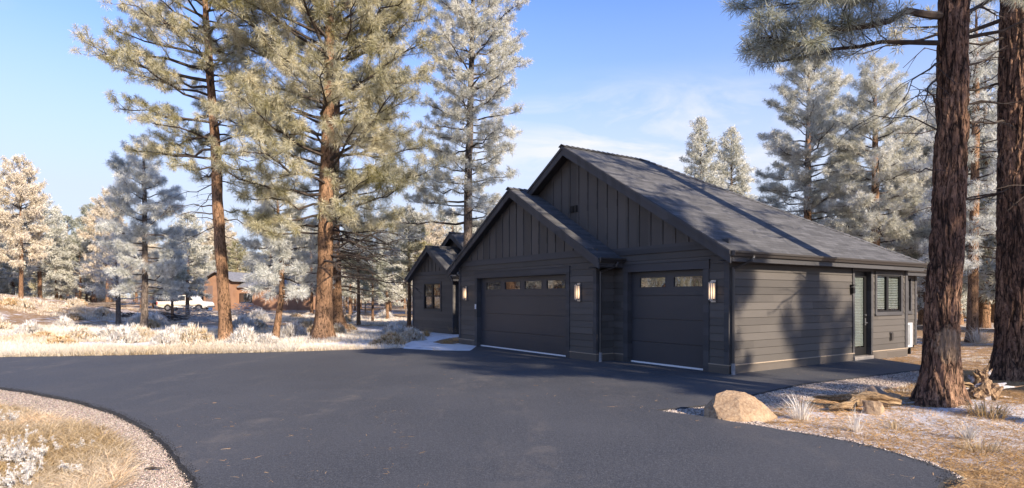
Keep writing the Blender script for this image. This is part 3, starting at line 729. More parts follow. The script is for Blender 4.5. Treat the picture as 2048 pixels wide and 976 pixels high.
# stones: one loose heap of gravel nobody could count
def stones(name, P, n, smin, smax, z0, seed, near=None):
    r = np.random.default_rng(seed); A = np.array(P); lo, hi = A.min(0), A.max(0); lo = np.maximum(lo, -13); hi = np.minimum(hi, 16)
    pts = []
    while sum(map(len, pts)) < n:
        q = r.uniform(lo, hi, (n*2, 2)); 
        if near is not None: q = q[r.random(len(q)) < np.clip(near/np.hypot(q[:, 0], q[:, 1]), .12, 1)**1.5]
        pts.append(q[inside(q[:, 0], q[:, 1], P)])
    p = np.concatenate(pts)[:n]
    s = r.uniform(0, 1, n)**2.2*(smax-smin)+smin
    O = np.array([(1, 0, 0), (0, 1, 0), (-1, 0, 0), (0, -1, 0), (0, 0, .7), (0, 0, -.6)], float); T = np.array([(0, 1, 4), (1, 2, 4), (2, 3, 4), (3, 0, 4), (1, 0, 5), (2, 1, 5), (3, 2, 5), (0, 3, 5)])
    V = O[None]*(1+r.uniform(-.35, .35, (n, 6, 1))); an = r.uniform(0, 6.28, n); c, s_ = np.cos(an)[:, None], np.sin(an)[:, None]
    V = np.stack([V[..., 0]*c-V[..., 1]*s_, V[..., 0]*s_+V[..., 1]*c, V[..., 2]*r.uniform(.6, 1, (n, 1))], -1)*s[:, None, None]
    V[..., 0] += p[:, 0, None]; V[..., 1] += p[:, 1, None]; V[..., 2] += z0+s[:, None]*.3
    c1 = r.random(n); col = np.repeat(np.stack([np.where(r.random(n) < .12, c1*.15, c1)]*3, 1), 6, 0)
    o = npmesh(name, V.reshape(-1, 3), (T[None]+np.arange(n)[:, None, None]*6).reshape(-1, 3), M['stone'], col=col)
    return tag(o, kind='stuff')
tag(stones('loose_gravel', gravel_left, 70000, .003, .011, .014, 1, 6.), 'pinkish crushed gravel along the curved left edge of the driveway', 'gravel')
tag(stones('loose_gravel', gravel_right, 26000, .005, .019, .016, 2, 8.), 'grey pink crushed gravel beside the boulder and side driveway', 'gravel')
def edge_crumbs(name, edge, n, w, seed):
    r = np.random.default_rng(seed); R = np.array(resample(edge, .05, 0, False)); i = r.integers(0, len(R), n); p = R[i]+r.normal(0, w, (n, 2))
    s = r.uniform(.003, .012, n); O = np.array([(1, 0, 0), (-.5, .8, 0), (-.5, -.8, 0), (0, 0, .9)]); T = np.array([(0, 1, 3), (1, 2, 3), (2, 0, 3)])
    V = O[None]*s[:, None, None]*(1+r.uniform(-.3, .3, (n, 4, 1))); V[..., 0] += p[:, 0, None]; V[..., 1] += p[:, 1, None]; V[..., 2] += .02
    V[..., 2] += .02*inside(p[:, 0], p[:, 1], drive)[:, None]
    return tag(npmesh(name, V.reshape(-1, 3), (T[None]+np.arange(n)[:, None, None]*4).reshape(-1, 3), M['asphalt_edge']), kind='stuff')
tag(edge_crumbs('asphalt_crumbs', left_edge[4:13], 9000, .035, 4), 'black asphalt crumbs scattered along the left driveway edge', 'crumbs')
tag(edge_crumbs('asphalt_crumbs', right_edge[3:], 3500, .045, 5), 'black asphalt crumbs at the rounded near right driveway corner', 'crumbs')

# ------------------------------------------------------------------ blades
def blades_arr(p, n, ln, wd, lean, r, clump=None, curl=.5, spread=.06, flat=0.):
    """p (N,3) clump roots; n blades each -> verts (.,5,3), tris, colours"""
    N = len(p); K = N*n; base = np.repeat(p, n, 0)
    az = r.uniform(0, 2*PI, K); le = np.abs(r.normal(0, lean, K))+flat
    s = np.repeat(r.uniform(.6, 1.25, N), n)*r.uniform(.6, 1.15, K)*ln
    d = np.stack([np.cos(az)*np.sin(le), np.sin(az)*np.sin(le), np.cos(le)], 1)
    sp = np.repeat(spread if np.ndim(spread) else np.full(N, spread), n)
    base = base+np.stack([np.cos(az), np.sin(az), 0*az], 1)*(sp*np.sqrt(r.random(K)))[:, None]
    side = np.stack([-np.sin(az+r.normal(0, .6, K)), np.cos(az+r.normal(0, .6, K)), r.normal(0, .25, K)], 1); w = (wd*r.uniform(.6, 1.3, K))[:, None]*side
    mid = base+d*(s*.55)[:, None]; le2 = le+curl*r.uniform(.2, 1.2, K); d2 = np.stack([np.cos(az)*np.sin(le2), np.sin(az)*np.sin(le2), np.cos(le2)], 1)
    tip = mid+d2*(s*.5)[:, None]
    V = np.stack([base-w, base+w, mid-w*.8, mid+w*.8, tip], 1)
    T = np.array([(0, 1, 3), (0, 3, 2), (2, 3, 4)])
    T = (T[None]+np.arange(K)[:, None, None]*5).reshape(-1, 3)
    cr = np.repeat(r.random(N) if clump is None else clump, n); cb = r.random(K)
    C = np.stack([np.repeat(cr[:, None], 5, 1), np.tile(np.array([0, 0, .55, .55, 1.]), (K, 1)), np.repeat(cb[:, None], 5, 1)], -1)
    return V.reshape(-1, 3), T, C.reshape(-1, 3)
def scatter(n, fn, seed):
    """n points from the sampler fn, off the driveway, gravel, path and house, set on the ground"""
    r = np.random.default_rng(seed); out = []; tot = 0
    while tot < n:
        q = fn(r, n); ok = ~inside(q[:, 0], q[:, 1], drive) & ~inside(q[:, 0], q[:, 1], HC) & ~inside(q[:, 0], q[:, 1], gravel_left) & ~inside(q[:, 0], q[:, 1], gravel_right) & ~inside(q[:, 0], q[:, 1], path)
        q = q[ok]; out.append(q); tot += len(q)
    q = np.concatenate(out)[:n]; return np.column_stack([q, terr(q[:, 0], q[:, 1])])
def polar(u0, u1, y0, y1, pw=1.):      # spread evenly as the eye sees it: between two bearings and two distances
    def f(r, n):
        Y = y0*(y1/y0)**(r.random(n)**pw); X = (r.uniform(u0, u1, n)-1024)/F*Y; return np.stack([X, Y], 1)
    return f
r = np.random.default_rng(11)
p = scatter(26000, polar(-260, 1010, 17, 60, 1.1), 21)
cl = np.clip(.5+.28*vnoise(p[:, 0], p[:, 1], .7, 8)+r.normal(0, .18, len(p)), 0, 1)
bare = (vnoise(p[:, 0], p[:, 1], .5, 14) > .12) & (p[:, 1] > 21.5); p = p[~bare]; cl = cl[~bare]
sc_ = 1+(p[:, 1]-17)/40
V, T, C = blades_arr(p, 12, .18, .007, .5, r, cl, .6, .10*sc_)
V = V.reshape(-1, 60, 3); V = p[:, None]+(V-p[:, None])*(sc_[:, None, None]**.5)*(1, 1, 1); V = V.reshape(-1, 3)
tag(npmesh('frosted_grass', V, T, M['frostgrass'], col=C), 'pale frosted grass covering the field beyond the driveway', 'grass', kind='stuff')
p = scatter(7000, polar(-200, 800, 17, 21, 1.), 23); p = p[(p[:, 1] < 20.4+.8*vnoise(p[:, 0], p[:, 1], 1.1, 4))]
V, T, C = blades_arr(p, 13, .25, .007, .45, r, np.clip(.45+.25*vnoise(p[:, 0], p[:, 1], .9, 2), 0, 1), .6, .09)
tag(npmesh('tall_frosted_grass', V, T, M['frostgrass'], col=C), 'strip of tall cream frosted grass along the far driveway edge', 'grass', kind='stuff')
# straw in the near left corner: matted, lying
p = scatter(15000, polar(-260, 300, 5.2, 13, 1.5), 25)
V, T, C = blades_arr(p, 7, .20, .0028, .35, r, np.clip(.42+.3*vnoise(p[:, 0], p[:, 1], 2.2, 3)+r.normal(0, .1, len(p)), 0, 1), .5, .05, flat=.85)
tag(npmesh('matted_straw', V, T, M['straw'], col=C), 'matted golden dry grass in the near left corner', 'grass', kind='stuff')
p = scatter(26000, polar(1330, 2250, 5.6, 26, 1.2), 27)
V, T, C = blades_arr(p, 4, .13, .0026, .3, r, np.clip(.4+.3*vnoise(p[:, 0], p[:, 1], 1.7, 13)+r.normal(0, .12, len(p)), 0, 1), .35, .07, flat=1.15)
tag(npmesh('needle_litter', V, T, M['litter'], col=C), 'brown pine needles and straw littering the ground under the right pines', 'litter', kind='stuff')
p = scatter(2600, polar(1380, 2250, 6.2, 40, 1.), 29); p = p[vnoise(p[:, 0], p[:, 1], .8, 19) > .25]
V, T, C = blades_arr(p, 12, .09, .004, .6, r, None, .6, .07)
tag(npmesh('short_dry_grass', V, T, M['frostgrass'], col=C), 'short frosted tufts among the litter under the right pines', 'grass', kind='stuff')

r_ = np.random.default_rng(31); q = polar(-100, 2000, 5.4, 17, 1.)(r_, 700); q = q[inside(q[:, 0], q[:, 1], drive)]; q = q[vnoise(q[:, 0], q[:, 1], .9, 31) > .15]
V, T, C = blades_arr(np.column_stack([q, np.full(len(q), .047)]), 2, .09, .0018, .05, r_, None, .02, .05, flat=1.5)
tag(npmesh('fallen_needles', V, T, M['litter'], col=C), 'stray pine needles lying on the dark asphalt', 'litter', kind='stuff')
# ------------------------------------------------------------------ single plants
def clump(name, x, y, n, ln, wd, lean, mat, seed, spread, label, cat, group=None, curl=.6):
    r = np.random.default_rng(seed); V, T, C = blades_arr(np.zeros((1, 3)), n, ln, wd, lean, r, None, curl, spread)
    o = npmesh(name, V, T, M[mat], col=C); o.location = (x, y, float(terr(x, y))); return tag(o, label, cat, group)
x, y = G(1602, 838); clump('bunch_grass', x, y, 150, .48, .0035, .60, 'frostgrass', 1, .10, 'largest frosted bunch grass just right of the boulder', 'bunch grass', curl=.9)
x, y = G(1712, 862); clump('bunch_grass', x, y, 55, .42, .003, .55, 'frostgrass', 2, .05, 'thin leaning frosted grass tuft between the boulder and the near pine', 'bunch grass', curl=.9)
x, y = G(1938, 878); clump('bunch_grass', x, y, 70, .36, .0035, .45, 'whiteweed', 3, .05, 'white frosted drooping tuft in front of the near pine', 'bunch grass', curl=1.5)
x, y = G(1790, 855); clump('bunch_grass', x, y, 60, .20, .003, .7, 'frostgrass', 4, .07, 'small pale tuft on the snow patch before the near pine', 'bunch grass')
x, y = G(1975, 838); clump('bunch_grass', x, y, 300, .30, .004, 1.1, 'straw', 5, .22, 'wide low straw mound right of the near pine base', 'bunch grass', curl=1.2)
x, y = G(1960, 900); clump('bunch_grass', x, y, 220, .26, .004, 1.2, 'frostgrass', 6, .25, 'flattened pale grass mound at the right foreground edge of the snow', 'bunch grass', curl=1.2)
x, y = G(1958, 688); clump('bunch_grass', x, y, 160, .75, .006, .6, 'whiteweed', 7, .25, 'frosty arching grass at the foot of the slim pine between the big trunks', 'bunch grass', curl=1.1)
for k, (u, v, s, lb) in enumerate([(870, 662, 1.5, 'tall straw tuft under the wing window'), (852, 672, .8, 'short straw tuft on the verge of the curved snowy path'), (838, 678, .8, 'straw tuft at the outer bend of the curved snowy path'), (884, 665, .9, 'brown tuft against the wing wall right of its window'), (895, 688, .8, 'straw tuft in the snowy bed beside the garage corner'), (908, 668, 1.3, 'dry brown plant in the dark entry gap by the garage corner'), (915, 684, 1.0, 'brown seed head plant against the left garage corner'), (822, 668, .9, 'straw tuft at the left end of the wing wall')]):
    x, y = G(u, v); clump('ornamental_grass', x, y, 110, .42*s, .007, .45, 'straw' if k != 6 else 'litter', 40+k, .16, lb, 'ornamental grass')
def weed(name, seed, h=.5, w=.5, nst=9, mat='whiteweed'):
    """branching brittle weed, hoar on every twig"""
    r = np.random.default_rng(seed); mb = MB(); tips = []
    for i in range(nst):
        az = r.uniform(0, 6.28); le = r.uniform(.1, .8); d = Vector((math.cos(az)*math.sin(le), math.sin(az)*math.sin(le), math.cos(le))); l = h*r.uniform(.6, 1.1)
        p0 = Vector((r.normal(0, .04*w), r.normal(0, .04*w), 0)); p1 = p0+d*l*.5; p2 = p1+(d+Vector(r.normal(0, .25, 3)))*l*.4
        mb.tube([p0, p1, p2], [.004, .003, .002], 3, False)
        for j in range(7):
            q = p0.lerp(p2, r.uniform(.35, 1)); e = q+Vector(r.normal(0, 1, 3)).normalized()*l*.22+Vector((0, 0, l*.12)); mb.tube([q, e], [.002, .0015], 3, False); tips += [tuple(e), tuple(q.lerp(e, .6))]
    st = (mb, np.array(tips)); return st
def make_weed(name, x, y, seed, h, nst, label, cat, group=None):
    mb, tp = weed(name, seed, h, 1, nst); V, T, C = blades_arr(tp, 20, h*.075, .0022, 1.4, np.random.default_rng(seed), None, .3, .01)
    e = empty(name, (x, y, float(terr(x, y))), 0, label, cat, group); mb.build('stems', M['twig_frost'], e); npmesh('hoar_tips', V, T, M['whiteweed'], e, C); return e
for k, (u, v, h, n, lb) in enumerate([(48, 935, .34, 12, 'biggest hoar covered weed in the near left grass'), (12, 925, .30, 8, 'hoar covered weed at the very left photo edge'), (30, 985, .30, 7, 'white weed cut by the bottom left corner'), (60, 958, .25, 7, 'small white weed in front of the biggest hoar weed'), (142, 950, .16, 6, 'lone white seed head right of the hoar weeds'), (155, 898, .13, 5, 'little white seed head in the golden grass near the gravel'), (92, 890, .12, 5, 'tiny white weed behind the hoar weeds'), (28, 850, .22, 5, 'grey frosted stalk near the gravel at the left edge'), (112, 905, .12, 5, 'tiny white weed between the hoar weeds and seed head')]):
    x, y = G(u, v); make_weed('frosted_weed', x, y, 60+k, h, n, lb, 'weed')
# domed frosted shrubs of the field
def shrub_proto(seed, n, h, mat):
    r = np.random.default_rng(seed); k = n
    az = r.uniform(0, 6.28, k); rad = np.sqrt(r.random(k)); zc = (1-rad**2)*.75
    p = np.stack([np.cos(az)*rad*.5, np.sin(az)*rad*.5, zc*h*r.uniform(.55, 1., k)], 1)
    V, T, C = blades_arr(p, 12, h*.26, .011, .9, r, None, .4, .03)
    e = empty('frosted_shrub'); npmesh('twigs', V, T, M[mat], e, C)
    mb = MB()
    for i in range(26):
        a = r.uniform(0, 6.28); q = r.uniform(.1, .45); mb.tube([(0, 0, 0), (math.cos(a)*q*.5, math.sin(a)*q*.5, h*.3), (math.cos(a)*q, math.sin(a)*q, h*.62*(1-q))], [.012, .009, .004], 3, False)
    mb.build('stem', M['twig'], e); return e
protos = [shrub_proto(1, 230, .62, 'frostgrass'), shrub_proto(2, 260, .75, 'whiteweed'), shrub_proto(3, 200, .55, 'straw')]
used = set()
def put_shrub(k, x, y, s, label, group, rz=0.):
    o = protos[k] if k not in used else copy_tree(protos[k]); used.add(k)
    o.location = (x, y, float(terr(x, y))-.03); o.scale = (s, s, s*random.uniform(.8, 1.1)); o.rotation_euler = (0, 0, rz); tag(o, label, 'shrub', group)
random.seed(5)
for u, v, s, k, lb in [(388, 687, 1.5, 0, 'rounded cream shrub just left of the leaning orange pine base'), (372, 679, 1.0, 2, 'tan shrub behind the rounded cream shrub by the orange pine'), (488, 690, 1.1, 1, 'white shrub right of the leaning orange pine base'), (330, 691, 1.0, 1, 'white shrub in the grass strip left of the cream shrub'), (250, 686, 1.1, 1, 'white shrub in the grass strip below the small silver pine'), (160, 684, 1.3, 0, 'cream shrub in the grass strip at the far driveway edge'), (120, 696, 1.1, 2, 'tan shrub close to the far driveway edge at the left'), (60, 672, 1.1, 1, 'white shrub far left above the grass strip'), (535, 695, .9, 1, 'white shrub before the thin leaning pine'), (782, 690, 1.1, 2, 'golden shrub at the driveway edge beside the snowy path'), (757, 692, .8, 2, 'low golden shrub right of the big double trunk'), (805, 676, .9, 0, 'cream shrub behind the snowy path bend'), (20, 641, 1.6, 2, 'olive tan shrub on the slope of the left mound')]:
    x, y = G(u, v); put_shrub(k, x, y, s, lb, None, random.random()*6)
fs = polar(-150, 830, 23, 58, 1.)(np.random.default_rng(77), 55)
for i, (x, y) in enumerate(fs):
    u = 1024+x/y*F
    where = 'on the left mound' if u < 180 else 'in the field left of the leaning orange pine' if u < 430 else 'between the leaning orange pine and the big double trunk' if u < 640 else 'between the big double trunk and the house wing'
    d = 'near' if y < 32 else 'mid distance' if y < 44 else 'far'
    if inside(np.array([x]), np.array([y]), HC)[0] or (u > 790 and y > 26): continue
    k = i % 3; put_shrub(k, x, y, random.uniform(.8, 1.5), '%s %s frosted shrub %s' % (d, ('cream', 'white', 'tan')[k], where), '%s %s shrubs %s' % (d, ('cream', 'white', 'tan')[k], where), random.random()*6)
# ------------------------------------------------------------------ rocks and deadwood
m, nt = new_mat('frosty_stump_wood'); v = coords(nt); n1 = noi(nt, v, 3, 6, .65); n3 = noi(nt, v, 22, 4, .7)
c = ramp(nt, n3, [(.3, (.07, .05, .04)), (.5, (.24, .16, .10)), (.7, (.48, .34, .21))]); c = mixc(nt, ramp(nt, n1, [(.50, 0.), (.58, .85)]), c, (.74, .75, .79))
finish(nt, c, .95, n3, .8, .03, 0, .15); M['stumpwood'] = m
import bmesh
def hull(name, pts, mat, cuts=6, amp=1.):
    bm = bmesh.new()
    for q in pts: bm.verts.new(q)
    r_ = bmesh.ops.convex_hull(bm, input=bm.verts); bmesh.ops.delete(bm, geom=[v for v in bm.verts if not v.link_faces], context='VERTS'); bmesh.ops.triangulate(bm, faces=bm.faces)
    bmesh.ops.subdivide_edges(bm, edges=bm.edges, cuts=cuts, use_grid_fill=True)
    sd = len(pts)*1.7
    for v in bm.verts:
        n_ = v.co.normalized(); v.co += n_*amp*(noise.noise(v.co*4+Vector((sd, 0, 0)))*.03+noise.noise(v.co*12)*.016+noise.noise(v.co*34)*.008)
    me = bpy.data.meshes.new(name); bm.to_mesh(me); bm.free(); me.materials.append(mat)
    o = bpy.data.objects.new(name, me); COL.objects.link(o); return o
def rock(name, x, y, dims, seed, mat, label, cat='rock', rz=0.):
    r = random.Random(seed); P = []
    for i in range(15):
        d = Vector((r.gauss(0, 1), r.gauss(0, 1), r.gauss(0, 1))).normalized()*r.uniform(.8, 1.1); P.append((d.x*dims[0], d.y*dims[1], d.z*dims[2]))
    o = hull(name, P, mat, 5, .45); o.location = (x, y, float(terr(x, y))+dims[2]*.55); o.rotation_euler = (0, 0, rz); return tag(o, label, cat)
m, nt = new_mat('sandstone_rock'); v = coords(nt); n1 = noi(nt, v, 2.2, 7, .65, .4); n3 = noi(nt, v, 26, 5, .7)
c = ramp(nt, n1, [(.3, (.15, .10, .065)), (.5, (.30, .21, .13)), (.68, (.44, .33, .22))]); c = mixc(nt, .35, c, ramp(nt, n3, [(.35, (.18, .10, .06)), (.65, (.62, .47, .32))]))
finish(nt, c, .9, n3, .7, .02, 0, .2); M['rock'] = m
bo = hull('boulder', [(-.53, 0, -.05), (-.50, .1, .16), (-.45, -.10, .22), (-.34, .02, .385), (-.16, .08, .425), (-.10, -.16, .33), (.10, .06, .40), (.22, .0, .345), (.36, .05, .235), (.56, .0, .02), (.58, .05, -.05), (.16, -.26, .16), (.30, -.20, .03), (-.15, -.33, .12), (-.38, -.28, .05), (-.1, -.38, -.05), (.2, -.34, -.05), (-.4, -.3, -.05), (.0, .4, .2), (-.35, .35, .1), (.3, .35, .1), (0, .5, -.05)], M['rock'], 9, .6)
x, y = G(1496, 845); bo.location = (x, y+.3, .0); bo.rotation_euler = (0, 0, .1); bo.scale = (1.03, 1, .93); tag(bo, 'big tan sandstone boulder on the gravel at the driveway nose', 'boulder')
x, y = G(1745, 826); rock('rock', x, y, (.19, .16, .15), 4, M['rock'], 'rounded tan rock in front of the driftwood log', 'rock', .4)
x, y = G(1715, 818); rock('rock', x, y, (.15, .12, .14), 5, M['rock'], 'small tan rock under the left part of the driftwood log', 'rock', 1.)
x, y = G(1755, 806); rock('rock', x, y+.1, (.20, .14, .16), 8, simple('grey_rock', (.27, .20, .15), .9, var=.4, nscale=8, bstr=.5), 'greyish brown rock standing against the driftwood log', 'rock', .2)
x, y = G(1782, 812); rock('rock', x, y, (.18, .14, .13), 9, M['rock'], 'pointed orange tan rock at the right end of the log', 'rock', 2.)
def log(name, pts, rads, seed, mat, label, cat, parent=None, k=20):
    """split, furrowed dead wood: the surface is ridged along its length"""
    mb = MB(); P = []; Rr = []; m_ = 14
    for i in range(len(pts)-1):
        for j in range(m_):
            f = j/m_; a, b = Vector(pts[i]), Vector(pts[i+1]); q = a.lerp(b, f); q += Vector((noise.noise(q*4+Vector((seed, 0, 0))), noise.noise(q*4+Vector((0, seed, 0))), noise.noise(q*4)))*.03
            P.append(q); Rr.append((rads[i]*(1-f)+rads[i+1]*f)*(1+.25*noise.noise(q*6)))
    mb.tube(P, Rr, k); n = len(P)
    for i in range(n):
        for j in range(k):
            v = Vector(mb.v[i*k+j]); c = P[i]; d = v-c
            g_ = noise.noise(Vector((math.cos(2*PI*j/k)*4.5, math.sin(2*PI*j/k)*4.5, i*.05+seed))); h_ = noise.noise(v*30)
            mb.v[i*k+j] = tuple(c+d*(1+.75*(abs(g_)*2-.4)+.10*h_))
    o = mb.build(name, mat, parent, False)
    return tag(o, label, cat) if label else o
def gp(u, v, z): x, y = G(u, v); return (x, y, z)
e = empty('driftwood_log', (0, 0, 0), 0, 'weathered golden driftwood log lying behind the small rocks', 'log')
log('trunk', [gp(1800, 820, .13), gp(1752, 820, .19), gp(1706, 818, .17), gp(1672, 812, .13), gp(1622, 804, .08)], [.04, .075, .07, .04, .012], 3, M['deadwood'], None, None, e)
log('branch', [gp(1712, 820, .14), gp(1682, 824, .08), gp(1652, 822, .06)], [.07, .045, .015], 4, M['deadwood'], None, None, e)
e = empty('old_stump', (0, 0, 0), 0, 'frosty upturned old root stump between the two big right trunks', 'stump')
bx, by = G(1962, 808)
core = hull('stump_core', [(bx+a, by+b, c) for a, b, c in ((-.32, 0, 0), (.30, 0, 0), (0, -.26, 0), (0, .3, 0), (-.22, -.1, .26), (-.05, -.18, .36), (.14, -.05, .40), (.22, .12, .22), (-.12, .15, .33), (.02, .02, .46))], M['stumpwood'], 7, 1.6); core.parent = e
for k, (dx, dy, z, r0) in enumerate([(-.45, .0, .30, .10), (-.30, .3, .12, .11), (-.05, .0, .52, .12), (.15, .1, .40, .10), (.35, -.02, .22, .07), (.05, -.3, .10, .10), (-.25, -.2, .16, .10), (.52, .05, .1, .045), (-.55, -.05, .10, .06), (.1, -.05, .60, .05), (-.6, .1, .35, .05), (-.5, -.2, .05, .07), (.25, -.2, .33, .07), (-.12, .15, .4, .09), (.6, -.1, .28, .03), (-.2, -.1, .5, .04), (.3, .15, .5, .05), (-.35, .0, .2, .1)]):
    log('root', [(bx, by, .08), (bx+dx*.5, by+dy*.5, z*.8+.06), (bx+dx*1.1, by+dy, z*1.15)], [.09, r0*.55, r0*.08], 10+k, M['stumpwood'] if k % 5 else M['deadwood'], None, None, e)
x, y = G(310, 943); log('small_stick', [(x-.1, y, .035), (x, y-.01, .045), (x+.09, y-.03, .03)], [.012, .014, .006], 5, M['twig'], 'short brown stick lying on the left gravel', 'stick', None, 6)
# ================================================================== TREES
def tufts_arr(P, A, S, K, wd, r, spread=.95, rnd=None):
    """bottle-brush needle bunches: P tips, A axes, S needle length; K needles each"""
    N = len(P); n = N*K
    a = np.repeat(A, K, 0); d = a*r.uniform(-.35, .75, (n, 1))+r.normal(0, spread*.62, (n, 3)); d /= np.linalg.norm(d, axis=1)[:, None]+1e-9
    s = np.repeat(S, K)*r.uniform(.75, 1.15, n)
    b = np.repeat(P, K, 0)-a*(r.uniform(0, .75, n)*s)[:, None]
    w = np.cross(d, r.normal(0, 1, (n, 3))); w /= np.linalg.norm(w, axis=1)[:, None]+1e-9; w *= wd
    tip = b+d*s[:, None]; m = b+d*(s*.6)[:, None]; m[:, 2] -= s*.03; tip[:, 2] -= s*.10
    V = np.stack([b-w*.6, m+w, tip, m-w], 1); T = (np.array([(0, 1, 2, 3)])[None]+np.arange(n)[:, None, None]*4).reshape(-1, 4)
    cr = np.repeat(r.random(N) if rnd is None else rnd, K); cb = r.random(n)
    C = np.stack([np.repeat(cr[:, None], 4, 1), np.tile(np.array([.0, .6, 1., .6]), (n, 1)), np.repeat(cb[:, None], 4, 1)], -1)
    return V.reshape(-1, 3), T, C.reshape(-1, 3)
def trunk_at(T_, z):
    for a, b in zip(T_[:-1], T_[1:]):
        if z <= b[2]:
            f = max(0, (z-a[2])/(b[2]-a[2])); return Vector((a[0]+(b[0]-a[0])*f, a[1]+(b[1]-a[1])*f, z)), a[3]+(b[3]-a[3])*f
    b = T_[-1]; return Vector(b[:3]), b[3]
def trunk_mesh(T_, k=18, dz=.35, disp=.02, fine=None, seed=0, flare=.30, mat='bark', parent=None):
    zs = [T_[0][2]-.25]; top = T_[-1][2]
    while zs[-1] < top-dz: zs.append(zs[-1]+(fine[0] if fine and zs[-1] < fine[1] else dz))
    zs.append(top); V = []; 
    r = random.Random(seed); ph = [r.uniform(0, 6.28) for _ in range(3)]
    for z in zs:
        c, rad = trunk_at(T_, max(z, T_[0][2])); h = max(z-T_[0][2], 0)
        for j in range(k):
            t = 2*PI*j/k
            R = rad*(1+flare*math.exp(-h/(rad*1.1))*(1+.55*math.sin(3*t+ph[0])+.35*math.sin(5*t+ph[1])))
            q = Vector((math.cos(t), math.sin(t), 0))
            if fine:
                a = noise.noise(Vector((q.x*rad*13+seed, q.y*rad*13, z*1.7))); b = noise.noise(Vector((q.x*rad*26, q.y*rad*26+seed, z*4.2)))
                cc = noise.noise(Vector((q.x*rad*60, q.y*rad*60, z*18+seed)))
                f = min(abs(a)*3.2, 1.)*.7+min(abs(b)*3.5, 1.)*.3
                R += disp*(f-.7)*2+cc*.006
            else: R += disp*noise.noise(Vector((q.x*rad*9+seed, q.y*rad*9, z*1.6)))*1.6
            V.append((c.x+q.x*R, c.y+q.y*R, z))
    V = np.array(V); nz = len(zs); i = np.arange(nz*k).reshape(nz, k)
    Q = np.stack([i[:-1], np.roll(i, -1, 1)[:-1], np.roll(i, -1, 1)[1:], i[1:]], -1).reshape(-1, 4)
    return npmesh('trunk', V, Q, M[mat], parent, smooth=not fine)
class Tree:
    def __init__(s, seed): s.r = np.random.default_rng(seed); s.mb = MB(); s.P = []; s.A = []; s.S = []; s.seed = seed
    def path(s, p0, az, e0, Ln, up, n=7, wig=.05):
        h = Vector((math.cos(az), math.sin(az), 0)); sd = Vector((-h.y, h.x, 0)); out = []; a = s.r.normal(0, wig, n); b = s.r.normal(0, wig, n); sw = s.r.normal(0, .10)
        for i in range(n):
            u = i/(n-1); out.append(p0+h*(Ln*u)+Vector((0, 0, Ln*(math.tan(e0)*u+up*u*u)))+sd*(sw*Ln*u*u+a[i]*Ln*.5*min(1, u*3))+Vector((0, 0, b[i]*Ln*.4*min(1, u*3))))
        return out
    def limb(s, pts, r0, tuft, sub=1., dens=1., bare=False, leafstart=.3, k=5, detail=True, sublen=.40):
        Ln = sum((b-a).length for a, b in zip(pts[:-1], pts[1:])); n = len(pts); r = s.r
        s.mb.tube(pts, [r0*(1-.82*i/(n-1)) for i in range(n)], k, False)
        def at_(u):
            f = u*(n-1); i = min(int(f), n-2); return pts[i].lerp(pts[i+1], f-i), (pts[i+1]-pts[i]).normalized()
        ns = max(3, int(Ln*3.2*sub)); side = 1
        for j in range(ns):
            u = leafstart+(1-leafstart)*(j+r.uniform(0, .8))/ns; u = min(u, .99); p, d = at_(u); side = -side
            sd = d.cross(Vector((0, 0, 1))).normalized()*side
            dd = (d*r.uniform(.5, 1.1)+sd*r.uniform(.5, 1.1)+Vector((0, 0, r.uniform(-.35, .80) if not bare else r.uniform(-.7, .2)))).normalized()
            l = min(Ln*sublen*(1.12-u*.7)*r.uniform(.6, 1.2), 1.9); l = max(l, .18)
            q1 = p+dd*l*.5+Vector((0, 0, r.uniform(-.04, .05)*l)); q2 = q1+(dd+Vector((r.normal(0, .2), r.normal(0, .2), .28 if not bare else -.2))).normalized()*l*.5
            s.mb.tube([p, q1, q2], [r0*.30*(1-u*.5)+.003, r0*.18*(1-u*.5)+.0025, .0035], 3, False)
            nt_ = max(1, int(l*3.6*dens+.6))
            for m_ in range(nt_):
                v = 1-(m_/nt_)*.85; c = p.lerp(q1, v*2) if v < .5 else q1.lerp(q2, v*2-1)
                td = ((q2-q1).normalized()*.6+Vector((r.normal(0, .6), r.normal(0, .6), r.uniform(-.15, .75) if not bare else r.uniform(-.8, .1)))).normalized()
                tl = r.uniform(.06, .30)*min(1, l*1.6)
                e = c+td*tl if m_ else q2
                if m_ and detail: s.mb.tube([c, e], [.006, .004], 3, False)
                if not bare: s.P.append(tuple(e)); s.A.append(tuple(td)); s.S.append(tuft*r.uniform(.75, 1.15))
        if not bare: s.P.append(tuple(pts[-1])); s.A.append(tuple((pts[-1]-pts[-2]).normalized())); s.S.append(tuft)
    def auto(s, T_, z0, z1, n, reach, tuft, e_low=-.12, e_top=.75, up=.12, dens=1., sub=1., detail=True, rk=.016, az0=None, k=5, leafstart=.3, sublen=.4):
        r = s.r; g = 2.39996; a = r.uniform(0, 6.28)
        for i in range(n):
            f = (i+r.uniform(0, .9))/n; f = f**.92; z = z0+(z1-z0)*f; a += g+r.normal(0, .35)
            c, tr = trunk_at(T_, z); Ln = reach(f, a)*r.uniform(.72, 1.12)
            if Ln < .12: continue
            e0 = e_low+(e_top-e_low)*f**1.3+r.normal(0, .09); Lh = Ln*math.cos(max(e0, 0)*.6)
            s.limb(s.path(c, a, e0, Lh, up*r.uniform(.3, 1.5)), max(.012, rk*Ln+.008), tuft, sub, dens, False, leafstart, k, detail, sublen)
        c, tr = trunk_at(T_, z1); s.P.append(tuple(c+Vector((0, 0, .1)))); s.A.append((0, 0, 1)); s.S.append(tuft)
